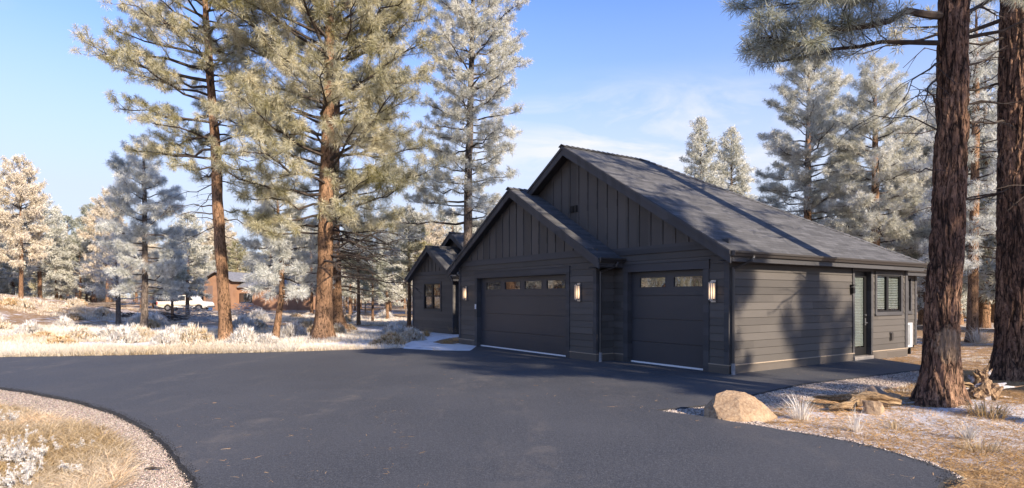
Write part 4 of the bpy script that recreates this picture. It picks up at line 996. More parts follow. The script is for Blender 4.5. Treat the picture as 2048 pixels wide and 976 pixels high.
    def dead(s, T_, z0, z1, n, Ln, down=-.25, up=-.05, k=4, azs=None, sub=.9):
        for i in range(n):
            z = s.r.uniform(z0, z1); c, tr = trunk_at(T_, z); a = s.r.uniform(0, 6.28) if azs is None else azs[i % len(azs)]+s.r.normal(0, .3); l = Ln*s.r.uniform(.35, 1.1)
            s.limb(s.path(c, a, down*s.r.uniform(-.2, 1.3), l, up*s.r.uniform(-1, 1.6), wig=.09), .010+.010*l, 0, sub, 1., True, .15, k)
    def done(s, e, mat, K, wd, branch='twig', spread=.95, keep=1.):
        s.mb.build('branches', M[branch], e)
        P, A, S = np.array(s.P), np.array(s.A), np.array(s.S)
        # neighbouring bunches share their frost, so crowns read as light and dark clumps
        rnd = np.clip(.5+.30*vnoise(P[:, 0]*1.7+P[:, 2]*.9, P[:, 1]*1.7+P[:, 2]*1.3, 1.6, s.seed)+s.r.normal(0, .16, len(P)), 0, 1)
        V, T, C = tufts_arr(P, A, S, K, wd, s.r, spread, rnd)
        npmesh('crown', V, T, M[mat], e, C); return len(P)
def interp(tab, x):
    if x <= tab[0][0]: return tab[0][1]
    for (a, va), (b, vb) in zip(tab[:-1], tab[1:]):
        if x <= b: return va+(vb-va)*(x-a)/(b-a)
    return tab[-1][1]
def surveyed(name, u0, v0, trunk_px, label, cat='pine', group=None, Y=None):
    """tree whose trunk is given by photo rows: (row, column, radius m) -> local trunk polyline"""
    X, Yg = G(u0, v0); Yd = Y or Yg
    X = (u0-1024)/F*Yd; zb = float(terr(X, Yd)); e = empty(name, (X, Yd, zb), 0, label, cat, group)
    T_ = []
    for v, u, rad in trunk_px: T_.append(((u-u0)/F*Yd, 0, max(0, zz(v, Yd)-zb), rad))
    T_[0] = (T_[0][0], 0, 0, T_[0][3]); return e, T_, Yd, zb
def lr(tl, tr_, depth=None):
    def f(fr, a):
        c = math.cos(a); l = interp(tl, fr) if c < 0 else interp(tr_, fr); d = (interp(tl, fr)+interp(tr_, fr))/2
        return l*c*c+d*(1-c*c)
    return f
cnt = {}
# T1 leaning orange pine
e, T_, Y, zb = surveyed('pine_tree', 452, 683, [(683, 452, .27), (600, 448, .225), (500, 441, .205), (400, 435, .20), (290, 431, .185), (150, 420, .15), (0, 410, .11), (-80, 406, .06), (-150, 403, .02)], 'tall pine with slender leaning orange trunk left of the broadest pine')
trunk_mesh(T_, 28, .16, .018, None, 1, .28, 'bark', e); t = Tree(101)
t.auto(T_, zz(345, Y)-zb, zz(-150, Y)-zb, 80, lr([(0, 3.6), (.1, 4.3), (.35, 4.4), (.62, 4.6), (.8, 3.0), (1., .4)], [(0, 1.6), (.3, 1.5), (.6, 1.7), (.8, 1.7), (1., .4)]), .23, .0, .6, .05, .9, 1.2)
t.dead(T_, zz(470, Y)-zb, zz(300, Y)-zb, 14, 1.9, -.35, -.1, azs=[3.3, .1, 2.9, .5, 3.6]); cnt['t1'] = t.done(e, 'needle', 74, .0052)
# T2 the broad pine
e, T_, Y, zb = surveyed('pine_tree', 643, 688, [(688, 643, .38), (650, 646, .33), (600, 648, .29), (500, 651, .275), (400, 652, .265), (290, 655, .235), (150, 658, .20), (0, 660, .13), (-110, 662, .06), (-190, 662, .02)], 'broadest pine with thick orange trunk and dense frosted crown at the far driveway edge')
trunk_mesh(T_, 34, .14, .022, None, 2, .34, 'bark', e); t = Tree(102)
t.auto(T_, zz(470, Y)-zb, zz(-190, Y)-zb, 108, lr([(0, 3.1), (.15, 3.6), (.4, 3.7), (.65, 3.9), (.8, 2.9), (.93, 1.5), (1., .3)], [(0, 3.2), (.15, 3.9), (.35, 3.7), (.6, 4.2), (.8, 3.4), (.93, 1.6), (1., .3)]), .27, -.10, .95, .16, 1.25, 1.15, sublen=.42)
t.dead(T_, zz(560, Y)-zb, zz(420, Y)-zb, 20, 3.4, -.05, -.12, azs=[0, .4, -.4, 3.0, .2, 5.9]); cnt['t2'] = t.done(e, 'needle', 62, .0056)
# T2b behind it
e, T_, Y, zb = surveyed('pine_tree', 678, 669, [(669, 678, .42), (620, 672, .30), (500, 669, .27), (400, 667, .25), (250, 672, .18), (100, 676, .10), (60, 676, .04)], 'dark trunked pine standing directly behind the broadest pine')
trunk_mesh(T_, 20, .3, .02, None, 3, .4, 'bark', e); t = Tree(103)
t.auto(T_, zz(520, Y)-zb, zz(60, Y)-zb, 46, lr([(0, 3.3), (.5, 3.2), (1, .4)], [(0, 4.2), (.3, 4.0), (.6, 3.0), (1, .4)]), .27, -.25, .7, .06, 1.)
t.dead(T_, zz(580, Y)-zb, zz(480, Y)-zb, 10, 3.2, -.2, -.15, azs=[0, .3, -.2]); t.done(e, 'needle_blue', 20, .010)
# T3 by the entry
xw, yw = P0[0]-math.sin(YAW)*16.5+math.cos(YAW)*2.7, P0[1]+math.cos(YAW)*16.5+math.sin(YAW)*2.7
e, T_, Y, zb = surveyed('pine_tree', 935, 669, [(669, 935, .26), (480, 936, .21), (380, 936, .19), (200, 941, .145), (0, 946, .09), (-80, 948, .05), (-130, 948, .02)], 'slim frosted pine rising in the notch between garage and house wing', Y=28.9)
trunk_mesh(T_, 20, .3, .015, None, 4, .2, 'bark_grey', e); t = Tree(104)
t.auto(T_, zz(452, Y)-zb, zz(-130, Y)-zb, 118, lr([(0, 3.4), (.08, 3.0), (.14, 2.3), (.3, 2.5), (.55, 2.3), (.8, 1.8), (1., .3)], [(0, 1.9), (.1, 2.5), (.4, 2.5), (.56, 2.9), (.8, 2.1), (1., .3)]), .23, -.12, .8, .16, 1.2, 1.35)
cnt['t3'] = t.done(e, 'needle_white', 60, .0060)
# T11 small silver pine
e, T_, Y, zb = surveyed('pine_tree', 288, 666, [(666, 288, .20), (620, 289, .155), (560, 290, .14), (400, 289, .10), (300, 287, .04), (275, 287, .015)], 'young silver grey pine with pale trunk and drooping boughs in the open field')
trunk_mesh(T_, 18, .3, .012, None, 5, .25, 'bark_grey', e); t = Tree(105)
t.auto(T_, zz(592, Y)-zb, zz(275, Y)-zb, 56, lr([(0, 1.0), (.14, 1.7), (.45, 1.9), (.7, 1.3), (.9, .75), (1., .2)], [(0, 1.6), (.1, 2.1), (.4, 2.0), (.7, 1.2), (.9, .6), (1., .2)]), .27, -.15, .5, .25, 1.8, 1.7)
cnt['t11'] = t.done(e, 'needle_blue', 60, .0068)
# T13 thin leaning pine
e, T_, Y, zb = surveyed('pine_tree', 550, 686, [(686, 550, .15), (640, 556, .125), (590, 564, .11), (500, 562, .09), (420, 556, .05), (375, 553, .015)], 'short grey green pine with thin leaning trunk between the two big orange pines')
trunk_mesh(T_, 16, .25, .012, None, 6, .2, 'bark', e); t = Tree(106)
t.auto(T_, zz(585, Y)-zb, zz(375, Y)-zb, 42, lr([(0, 1.2), (.3, 1.7), (.7, 1.3), (1., .2)], [(0, 1.6), (.2, 1.9), (.6, 1.5), (1., .2)]), .24, -.3, .6, .18, 1.8, 1.8)
cnt['t13'] = t.done(e, 'needle_blue', 64, .0056)
# T12 hoary juniper-like small tree
e, T_, Y, zb = surveyed('hoary_tree', 237, 643, [(643, 237, .16), (580, 236, .12), (540, 232, .08), (480, 236, .02)], 'low spreading blue white hoary tree with grey trunk left of the silver pine', 'tree', Y=40)
trunk_mesh(T_, 12, .4, .012, None, 7, .2, 'bark_grey', e); t = Tree(107)
t.auto(T_, zz(610, Y)-zb, zz(480, Y)-zb, 44, lr([(0, 2.2), (.5, 2.1), (1, .5)], [(0, 2.2), (.5, 1.9), (1, .5)]), .2, .15, .9, .05, 1.3, 1.4); t.done(e, 'needle_white', 14, .008, 'twig_frost')
# T7, T8 frosted pines behind the garage
e, T_, Y, zb = surveyed('pine_tree', 1616, 640, [(640, 1616, .30), (440, 1615, .24), (300, 1616, .17), (180, 1618, .09), (118, 1618, .02)], 'full frosted pine rising behind the middle of the garage roof', Y=40)
trunk_mesh(T_, 14, .5, .015, None, 8, .2, 'bark', e); t = Tree(108)
t.auto(T_, zz(520, Y)-zb, zz(116, Y)-zb, 92, lr([(0, 3.0), (.2, 3.4), (.45, 3.3), (.7, 2.6), (.85, 1.8), (1, .4)], [(0, 3.0), (.2, 3.3), (.5, 3.0), (.75, 2.6), (.9, 1.5), (1, .4)]), .31, -.10, .75, .15, 1.3, 1.2); cnt['t7'] = t.done(e, 'needle_white', 46, .0085)
e, T_, Y, zb = surveyed('pine_tree', 1752, 650, [(650, 1752, .28), (440, 1751, .22), (300, 1750, .15), (180, 1750, .08), (122, 1750, .02)], 'frosted pine with dark branches behind the right end of the garage roof', Y=35)
trunk_mesh(T_, 14, .5, .015, None, 9, .2, 'bark', e); t = Tree(109)
t.auto(T_, zz(540, Y)-zb, zz(120, Y)-zb, 84, lr([(0, 2.6), (.2, 3.0), (.5, 2.5), (.8, 1.5), (.93, .8), (1, .3)], [(0, 2.9), (.3, 3.0), (.6, 2.4), (.85, 1.4), (1, .3)]), .30, -.15, .65, .15, 1.5, 1.4); cnt['t8'] = t.done(e, 'needle_white', 50, .0078)
for u, vt, Y, sd, lb in ((1402, 240, 58, 110, 'taller narrow frosted treetop above the garage ridge'), (1463, 260, 60, 111, 'shorter narrow frosted treetop above the garage ridge')):
    e, T_, Y, zb = surveyed('pine_tree', u, 630, [(630, u, .25), (400, u, .13), (vt, u, .02)], lb, Y=Y)
    trunk_mesh(T_, 8, 1., .01, None, sd, .2, 'bark_grey', e); t = Tree(sd)
    t.auto(T_, zz(430, Y)-zb, zz(vt, Y)-zb, 100, lr([(0, 2.3), (.35, 1.9), (.6, 1.6), (.85, .9), (1, .2)], [(0, 2.3), (.35, 1.9), (.6, 1.5), (.85, .8), (1, .2)]), .36, .0, .8, .1, 1.3, 1.3, False); t.done(e, 'needle_white', 16, .02)
# T6 slim pine between the big right trunks
e, T_, Y, zb = surveyed('pine_tree', 1945, 686, [(686, 1945, .225), (640, 1945, .185), (560, 1946, .17), (400, 1949, .15), (200, 1952, .12), (60, 1952, .05), (0, 1952, .02)], 'slimmer pine seen between the two big right trunks with lit orange side')
trunk_mesh(T_, 20, .25, .015, None, 10, .3, 'bark', e); t = Tree(112)
t.auto(T_, zz(530, Y)-zb, zz(0, Y)-zb, 80, lambda f, a: interp([(0, 1.9), (.3, 2.1), (.7, 1.5), (1, .3)], f), .26, -.25, .7, .1, 1.5, 1.5); cnt['t6'] = t.done(e, 'needle_blue', 40, .006)
# T4 the big near trunk, T5 the one at the photo's edge
e, T_, Y, zb = surveyed('pine_tree', 1876, 815, [(815, 1876, .275), (760, 1879, .255), (700, 1883, .243), (600, 1885, .232), (500, 1893, .228), (250, 1904, .215), (0, 1907, .198), (-300, 1912, .21), (-800, 1915, .14), (-1300, 1915, .03)], 'closest big pine with rugged red brown bark and a tan scar low on its trunk')
trunk_mesh(T_, 150, .3, .026, (.022, 6.8), 11, .42, 'bark_scar', e)
def limb_px(t, pts, r0, foliage, tuft=.17, sub=1., dens=1., ls=.3, sublen=.3):
    """main bough laid out by rows and columns at the trunk's distance, with its own depth offset in metres"""
    P = [Vector(((u-u0)/F*(Y+dy), dy, zz(v, Y+dy)-zb)) for u, v, dy in pts]
    Q = [P[0]]
    for a, b in zip(P[:-1], P[1:]):
        for f in (.5, 1.): Q.append(a.lerp(b, f)+Vector(tuple(t.r.normal(0, .018, 3))))
    t.limb(Q, r0, tuft, sub, dens, not foliage, ls, 6, True, sublen)
u0 = 1876; t = Tree(113)
for pts, r0, fo in [([(1885, 32, 0), (1800, 26, -.2), (1700, 52, -.4), (1620, 62, -.5), (1550, 88, -.6), (1500, 80, -.6), (1468, 66, -.6)], .062, 1),
    ([(1885, 86, 0), (1790, 84, .3), (1700, 98, .5), (1620, 122, .7), (1570, 108, .8)], .042, 1),
    ([(1890, -30, 0), (1800, -50, -.5), (1700, -30, -.9), (1600, -20, -1.1), (1520, 10, -1.2)], .05, 1),
    ([(1890, -10, 0), (1790, -20, .5), (1690, 0, 1.), (1580, 20, 1.3)], .04, 1),
    ([(1560, 20, -.5), (1530, 60, -.6), (1500, 95, -.7)], .014, 1)]:
    limb_px(t, pts, r0, fo, .21, 2.4, 2.3, .2, .26)
nfol = len(t.P)
for pts, r0 in [([(1880, 125, 0), (1830, 140, -.3), (1780, 160, -.5), (1740, 200, -.7)], .02), ([(1872, 160, 0), (1820, 175, -.4), (1775, 205, -.8), (1760, 245, -1.)], .018), ([(1870, 205, 0), (1830, 180, -.3), (1800, 178, -.4), (1785, 210, -.5)], .016),
    ([(1868, 345, 0), (1830, 337, -.3), (1790, 345, -.5), (1755, 338, -.6)], .014), ([(1875, 260, 0), (1840, 235, .2), (1790, 232, .5), (1740, 270, .7)], .014), ([(1935, 75, 0), (1985, 62, -.2), (2035, 30, -.4), (2080, 10, -.5)], .034),
    ([(1935, 25, 0), (1980, 12, .3), (2020, 18, .5), (2060, 40, .6)], .03), ([(1937, 130, 0), (1990, 118, .2), (2050, 92, .4)], .022), ([(1940, 208, 0), (1990, 205, -.2), (2060, 198, -.4)], .016), ([(1940, 245, 0), (1990, 238, .3), (2060, 250, .4)], .018), ([(1935, 300, 0), (1965, 292, .2), (1990, 300, .3), (2030, 330, .3)], .012)]:
    limb_px(t, pts, r0, False, sub=1.3, ls=.12, sublen=.42)
for pts, r0 in [([(1935, 15, 0), (1990, -25, .6), (2060, -30, .9), (2120, 0, 1.)], .03), ([(1920, -60, 0), (1985, -50, -.8), (2050, -10, -1.2)], .03)]: limb_px(t, pts, r0, True, .21, 2.2, 2.2, .25, .26)
t.auto(T_, zz(-150, Y)-zb, zz(-1300, Y)-zb, 46, lambda f, a: interp([(0, 3.4), (.4, 3.2), (.8, 2.), (1, .3)], f), .24, .05, .8, .1, .7, .7, False)
cnt['t4'] = t.done(e, 'needle_green', 52, .0038, 'twig', .9)
# the tan scar where bark has been rubbed off
e5, T5, Y5, zb5 = surveyed('pine_tree', 2020, 768, [(768, 2022, .36), (700, 2028, .325), (600, 2030, .305), (400, 2032, .30), (150, 2033, .29), (0, 2034, .275), (-400, 2040, .26), (-900, 2040, .12), (-1100, 2040, .03)], 'thick pine trunk cut by the right photo edge with sunlit orange flank')
trunk_mesh(T5, 130, .3, .03, (.026, 8.5), 12, .22, 'bark_near', e5); t = Tree(114)
t.auto(T5, zz(60, Y5)-zb5, zz(-1100, Y5)-zb5, 60, lambda f, a: interp([(0, 3.0), (.4, 3.8), (.8, 2.4), (1, .3)], f), .22, -.1, .8, .1, .9, .85)
t.dead(T5, zz(400, Y5)-zb5, zz(60, Y5)-zb5, 16, 2.0, -.05, -.1, azs=[3.1, 3.6, 2.6, 0, 4.2]); t.done(e5, 'needle', 28, .0065)

# ------------------------------------------------------------------ the wood: a few grown trees, copied
def proto(seed, H, r0, zc, n, reach, tuft, K, wd, mat, bark, e_low=-.15, e_top=.7, dens=1.25, sub=1.2, detail=False, branch='twig', dead=6):
    e = empty('pine_tree'); T_ = [(0, 0, 0, r0), (.05, 0, H*.3, r0*.78), (-.03, .05, H*.7, r0*.4), (0, 0, H, .02)]
    trunk_mesh(T_, 10, .8, .015, None, seed, .3, bark, e); t = Tree(seed)
    t.auto(T_, H*zc, H, n, reach, tuft, e_low, e_top, .12, dens, sub, detail, k=4)
    if dead: t.dead(T_, H*zc*.5, H*zc, dead, 1.2, -.2)
    t.done(e, mat, K, wd, branch); return e
cone = lambda R: (lambda f, a: R*interp([(0, .75), (.12, 1.), (.5, .72), (.85, .28), (1, .08)], f))
ovl = lambda R: (lambda f, a: R*interp([(0, .8), (.3, 1.), (.65, .85), (.9, .45), (1, .1)], f)*(1+.15*math.sin(3*a)))
W = {}
W['spire'] = proto(201, 10, .17, .12, 75, cone(2.0), .36, 17, 0.024, 'needle_white', 'bark', -.3, .6)
W['silver'] = proto(202, 11, .22, .22, 67, ovl(2.4), .36, 17, 0.025, 'needle_white', 'bark', -.2, .7)
W['tan'] = proto(203, 12, .24, .25, 70, ovl(2.8), .36, 17, 0.024, 'needle_sun_tan', 'bark', -.15, .75)
W['green'] = proto(204, 12, .24, .35, 62, ovl(2.5), .36, 17, 0.024, 'needle_green', 'bark', -.15, .75)
W['grey'] = proto(205, 8, .15, .15, 62, ovl(2.0), .34, 17, 0.022, 'needle_blue', 'bark_grey', -.25, .7)
W['tall'] = proto(206, 14, .27, .42, 59, ovl(2.7), .38, 17, 0.025, 'needle', 'bark', -.1, .8)
DESC = {'spire': 'conical hoar white', 'silver': 'rounded silvery', 'tan': 'tan golden', 'green': 'olive green', 'grey': 'small grey frosted', 'tall': 'tall bare stemmed'}
wused = set()
def plant(kind, x, y, s, label, group=None, sz=1., cat='pine'):
    o = W[kind] if kind not in wused else copy_tree(W[kind]); wused.add(kind)
    o.location = (x, y, float(terr(x, y))-.05); o.scale = (s, s, s*sz); o.rotation_euler = (0, 0, random.uniform(0, 6.28)); return tag(o, label, cat, group)
random.seed(21)
def pl(kind, u, vtop, Y, label, sz=1., group=None):
    H = {'spire': 10, 'silver': 11, 'tan': 12, 'green': 12, 'grey': 8, 'tall': 14}[kind]; x, y = at(u, Y); h = zz(vtop, Y)-float(terr(x, y)); plant(kind, x, y, h/H/sz, label, group, sz)
# ones that can be told apart
pl('tan', 42, 320, 50, 'big tan and silver pine at the left photo edge', 1.35); pl('tan', -25, 345, 54, 'tan pine cut off by the left photo edge', 1.3); pl('silver', 80, 400, 58, 'silvery pine just right of the big tan edge pine')
pl('spire', 113, 414, 62, 'narrow pale spire shaped pine standing alone against the sky'); pl('silver', 160, 470, 60, 'low pale pine right of the lone spire'); pl('tan', 215, 384, 56, 'golden tan pine behind the hoary tree', 1.3)
pl('silver', 375, 430, 48, 'pale pine left of the leaning orange trunk'); pl('green', 345, 490, 45, 'dark grey juniper like pine by the parked pickup'); pl('tan', 440, 440, 104, 'pale tan pine behind the terracotta house roof')
pl('tall', 717, 440, 38, 'orange stemmed pine right of the broadest pine'); pl('green', 745, 500, 42, 'small olive pine in the gap right of the broadest pine'); pl('silver', 775, 470, 46, 'pale silver pine left of the house wing'); pl('tan', 862, 448, 52, 'golden tipped pine above the wing roof'); pl('tall', 818, 420, 35.5, 'orange trunked pine at the left corner of the house wing')
pl('silver', 700, 470, 55, 'silvery pine behind the orange stemmed pine'); pl('spire', 905, 420, 60, 'pale treetop above the wing ridge'); pl('silver', 835, 430, 62, 'hazy white crown above the wing roof')
pl('silver', 1990, 300, 42, 'frosted pine between the slim pine and the edge trunk'); pl('grey', 1905, 480, 38, 'low white bush like pine behind the closest trunk'); pl('silver', 1860, 300, 46, 'white frosted pine filling the gap left of the closest trunk'); pl('silver', 2060, 250, 40, 'frosted pine behind the thick edge trunk'); pl('silver', 1850, 460, 34, 'frosted pine seen through the gap behind the heat pump')
pl('silver', 1690, 330, 52, 'pale crown between the two frosted pines behind the garage'); pl('tan', 1800, 420, 55, 'yellowish frosted crown low above the garage eave')
pl('silver', 1968, 95, 36, 'tall white frosted pine filling the gap right of the slim pine'); pl('silver', 1915, 200, 40, 'white pine behind the slim pine left side'); pl('spire', 2035, 60, 33, 'white pine high behind the thick edge trunk'); pl('silver', 1845, 250, 38, 'bright frosted crown hugging the left side of the closest trunk')
# clusters nobody could tell apart
zones = [(-180, 60, 'beyond the left mound'), (60, 200, 'between the left mound and the hoary tree'), (200, 400, 'behind the pickup and brush piles'), (400, 640, 'behind the terracotta house'), (640, 820, 'between the broadest pine and the house wing'), (820, 1010, 'above the wing roof'), (1500, 1850, 'behind the garage roof'), (1850, 2250, 'behind the big right trunks')]
r = random.Random(99); n_far = 0
for (u0_, u1_, wh) in zones:
    for Ya, Yb, dn, hmin, hmax, far in ((60, 85, .044, 6.5, 10.5, 'mid distance'), (85, 125, .06, 8, 13, 'distant'), (125, 150, .015, 10, 14, 'very distant')):
        for i in range(int((u1_-u0_)*dn)):
            u = r.uniform(u0_, u1_); Y = r.uniform(Ya, Yb); k = r.choice(['spire', 'silver', 'silver', 'tan', 'green', 'grey', 'tall', 'silver', 'tan'])
            if 395 < u < 620 and Y < 96: Y = r.uniform(98, 125)
            if 290 < u < 420 and Y < 76: Y = r.uniform(80, 110)
            if u > 1500 and k in ('tan', 'green') and r.random() < .6: k = 'silver'
            H = {'spire': 10, 'silver': 11, 'tan': 12, 'green': 12, 'grey': 8, 'tall': 14}[k]; x, y = at(u, Y); h = r.uniform(hmin, hmax)*(.7 if k == 'grey' else 1)
            plant(k, x, y, h/H, '%s %s pine %s' % (far, DESC[k], wh), '%s %s pines %s' % (far, DESC[k], wh)); n_far += 1
# trees standing outside the photo, whose shade falls into it
for i, (x, y, k, s) in enumerate([(24, -3.5, 'tall', .92), (12.6, 2.2, 'tall', .9), (32, -14, 'green', 1.2), (33, 4, 'silver', 1.2), (36, 20, 'silver', 1.1), (30, 26, 'silver', 1.1),
    (-42, 26, 'tan', 1.), (-50, 32, 'silver', 1.2), (-38, 33, 'tan', .9), (-60, 24, 'tall', 1.2), (-48, 16, 'green', 1.1), (-66, 40, 'silver', 1.3), (-44, 38, 'green', 1.), (-56, 14, 'silver', 1.1), (-58, 35, 'tan', 1.2), (-70, 30, 'green', 1.3), (-62, 48, 'silver', 1.3), (-74, 20, 'tan', 1.3), (-80, 44, 'green', 1.4), (-54, 45, 'tan', 1.2)]):
    plant(k, x, y, s, 'pine standing outside the photo to the %s' % ('left' if x < 0 else 'right'), 'pines outside the photo to the %s' % ('left' if x < 0 else 'right'))
print('TUFTS', cnt, 'far', n_far)
# ================================================================== the neighbour's place and things in the field
m, nt = new_mat('terracotta_stucco'); n1 = noi(nt, coords(nt), 1.2, 5); finish(nt, ramp(nt, n1, [(.3, (.25, .14, .088)), (.7, (.35, .205, .13))]), .9, n1, .2, .01); M['stucco'] = m
m, nt = new_mat('grey_roof'); n1 = noi(nt, coords(nt), 5, 5); finish(nt, ramp(nt, n1, [(.3, (.14, .14, .15)), (.7, (.27, .27, .285))]), .9); M['groof'] = m
nx_, ny_ = at(399, 80); zb = float(terr(nx_+6, ny_))
nh = empty('neighbour_house', (nx_, ny_, zb), math.radians(-8), 'terracotta stucco house with grey gabled roof half hidden behind the pines', 'house')
mb = MB(); mb.box((.6, .0, -.3), (4.4, 7, 3.7)); mb.prism([(.6, 0, 3.7), (4.4, 0, 3.7), (2.5, 0, 4.75)], (0, 7, 0)); mb.box((4.41, 1.6, -.3), (14.5, 9, 3.0)); mb.box((-1.8, 4, -.3), (.59, 9, 2.6)); mb.build('wall', M['stucco'], nh)
mb = MB()
for sg in (-1, 1): mb.prism([(2.5, -.5, 4.98), (2.5+sg*2.5, -.5, 3.72), (2.5+sg*2.5, 8, 3.72), (2.5, 8, 4.98)], (0, 0, .14))
mb.build('roof', M['groof'], nh)
mb = MB(); mb.prism([(4.6, 1.1, 2.95), (15, 1.1, 2.95), (14, 5.3, 4.6), (4.6, 5.3, 4.6)], (0, 0, .14)); mb.prism([(4.6, 9.5, 2.95), (15, 9.5, 2.95), (14, 5.3, 4.6), (4.6, 5.3, 4.6)], (0, 0, .14)); mb.build('roof', M['groof'], nh)
mb = MB(); mb.prism([(-2.3, 3.5, 2.5), (.55, 3.5, 2.5), (.55, 7, 4.4), (-2.3, 7, 4.4)], (0, 0, .14)); mb.build('roof', M['groof'], nh)
mb = MB(); mb.box((1.0, -.06, 0), (1.9, -.001, 3.2)); mb.build('door', simple('brown_door', (.20, .14, .12), .7), nh)
mb = MB(); mb.box((4.7, 1.52, .9), (6.5, 1.59, 2.2)); w_ = mb.build('window', M['frame'], nh)
mb = MB(); mb.box((4.8, 1.49, 1.0), (5.55, 1.515, 2.1)); mb.box((5.65, 1.49, 1.0), (6.4, 1.515, 2.1)); mb.build('window_pane', M['mirror'], w_)
mb = MB(); mb.box((-1.5, 3.92, 0), (.1, 3.99, 2.1)); mb.build('garage_opening', M['dark'], nh)
# --- pickup truck seen from its left side, tail at the left
px_, py_ = at(313, 68); s_ = (412-313)/F*68/5.75
tk = empty('pickup_truck', (px_, py_, float(terr(px_, py_))), math.radians(4), 'white and tan pickup truck parked beside the terracotta house', 'pickup truck')
wt = simple('cream_car_paint', (.72, .70, .64), .3, 0, .5); tan_ = simple('tan_car_paint', (.50, .42, .32), .35, 0, .5); gm = glass('car_glass', (.03, .035, .04), .05)
def prof(pts, y0, y1, mat, name, par, bev=0):
    mb = MB(); mb.prism([(x*s_, y0*s_, z*s_) for x, z in pts], (0, (y1-y0)*s_, 0)); o = mb.build(name, mat, par)
    if bev: b = o.modifiers.new('bevel', 'BEVEL'); b.width = bev; b.segments = 2
    return o
def arch(cx, r, n=7): return [(cx-r*math.cos(PI*i/n), .42+r*math.sin(PI*i/n)) for i in range(n+1)]
prof([(.05, .55), (.05, 1.12), (2.2, 1.12), (2.2, 1.15), (2.35, 1.75), (2.6, 1.86), (3.7, 1.86), (4.0, 1.72), (4.45, 1.18), (5.55, 1.05), (5.75, .85), (5.75, .48), (5.2, .42)]+[(a, b) for a, b in arch(4.72, .46)[::-1]]+[(4.1, .42), (1.7, .42)]+arch(1.25, .46)[::-1]+[(.6, .45)], 0, 1.85, wt, 'body', tk, .04)
prof([(.03, .50), (.03, .80), (5.2, .80), (5.6, .60), (5.2, .50)][:3]+[(4.2, .62), (1.72, .62)], -.012, -.002, tan_, 'side_panel', tk)
for a in ([(2.45, 1.22), (2.58, 1.74), (3.2, 1.76), (3.2, 1.22)], [(3.28, 1.22), (3.28, 1.76), (3.75, 1.74), (4.15, 1.25)]): prof(a, -.016, -.003, gm, 'side_window', tk)
prof([(.0, .44), (.0, .62), (.2, .62), (.2, .44)], -.02, 1.87, M['steel'], 'bumper', tk); prof([(5.7, .40), (5.7, .62), (5.84, .60), (5.84, .40)], -.02, 1.87, M['steel'], 'bumper', tk)
prof([(.02, .78), (.02, 1.06), (.14, 1.06), (.14, .78)], -.02, .1, simple('red_lamp_lens', (.45, .03, .02), .3), 'tail_light', tk)
prof([(5.5, .78), (5.5, .95), (5.66, .92), (5.66, .78)], -.02, .1, M['white_plastic'], 'headlight', tk)
for cx in (1.25, 4.72):
    for y in (-.02, 1.63):
        mb = MB(); mb.tube([(cx*s_, y*s_, .38*s_), (cx*s_, (y+.24)*s_, .38*s_)], .38*s_, 20); wh = mb.build('wheel', M['frame'], tk)
        mb = MB(); mb.tube([(cx*s_, (y-.012)*s_, .38*s_), (cx*s_, (y+.02)*s_, .38*s_)], .22*s_, 12); mb.build('rim', M['steel'], wh)
# --- blue bin
x, y = at(418, 74); b_ = empty('recycling_bin', (x, y, float(terr(x, y))), 0, 'blue wheeled bin by the neighbour house wall', 'bin')
mb = MB(); mb.prism([(-.26, -.3, .06), (.26, -.3, .06), (.32, -.36, 1.0), (-.32, -.36, 1.0)], (0, .62, 0)); mb.build('body', simple('blue_plastic', (.03, .09, .24), .4), b_)
mb = MB(); mb.box((-.35, -.40, 1.001), (.35, .32, 1.06)); mb.build('lid', simple('blue_lid', (.03, .08, .20), .4), b_)
# --- brush piles
def brush(u, v, w_, h, n, seed, label, mat='twig_frost'):
    r = np.random.default_rng(seed); mb = MB(); x, y = G(u, v)
    for i in range(n):
        a = r.uniform(0, PI); c = Vector((r.normal(0, w_*.3), r.normal(0, w_*.18), 0)); hh = h*math.exp(-(c.x/(w_*.38))**2)*r.random(); l = r.uniform(.4, 1.3)
        d = Vector((math.cos(a), math.sin(a)*.6, r.uniform(-.35, .35)*(hh/h+.2))); p = c+Vector((0, 0, hh+.03))-d*l*.5
        mb.tube([p, p+d*l*.5+Vector((0, 0, .05)), p+d*l], [r.uniform(.012, .035), .018, .008], 3, False)
    o = mb.build('brush_pile', M[mat]); o.location = (x, y, float(terr(x, y))); tag(o, label, 'brush pile')
brush(385, 640, 4.6, 1.0, 260, 1, 'largest grey brush pile left of the leaning orange trunk'); brush(330, 643, 3.6, .6, 150, 2, 'low brush pile between the silver pine and the largest brush pile', 'twig')
brush(265, 641, 2.2, .5, 90, 3, 'small brush pile between the hoary tree and the silver pine', 'twig'); brush(492, 634, 3.8, 1.15, 230, 4, 'frosty brush pile right of the leaning orange trunk before the terracotta wall')
brush(410, 645, 2.0, .4, 60, 5, 'little heap of sticks at the right end of the largest brush pile')
e = empty('log_pile', (0, 0, 0), 0, 'low pile of dark felled logs left of the hoary tree', 'log pile')
lx, ly = G(196, 634); lz = float(terr(lx, ly))
for i, (dx, dz, tl) in enumerate([(0, .10, .0), (.3, .28, .05), (-.5, .22, .02), (.9, .12, -.03), (1.0, .36, .1)]):
    mb = MB(); mb.tube([(lx-1.8+dx, ly+i*.12, lz+dz-tl), (lx+dx, ly+i*.1, lz+dz), (lx+1.7+dx, ly-i*.05, lz+dz+tl)], [.13, .12, .08], 8); mb.build('log', M['bark_grey'], e)
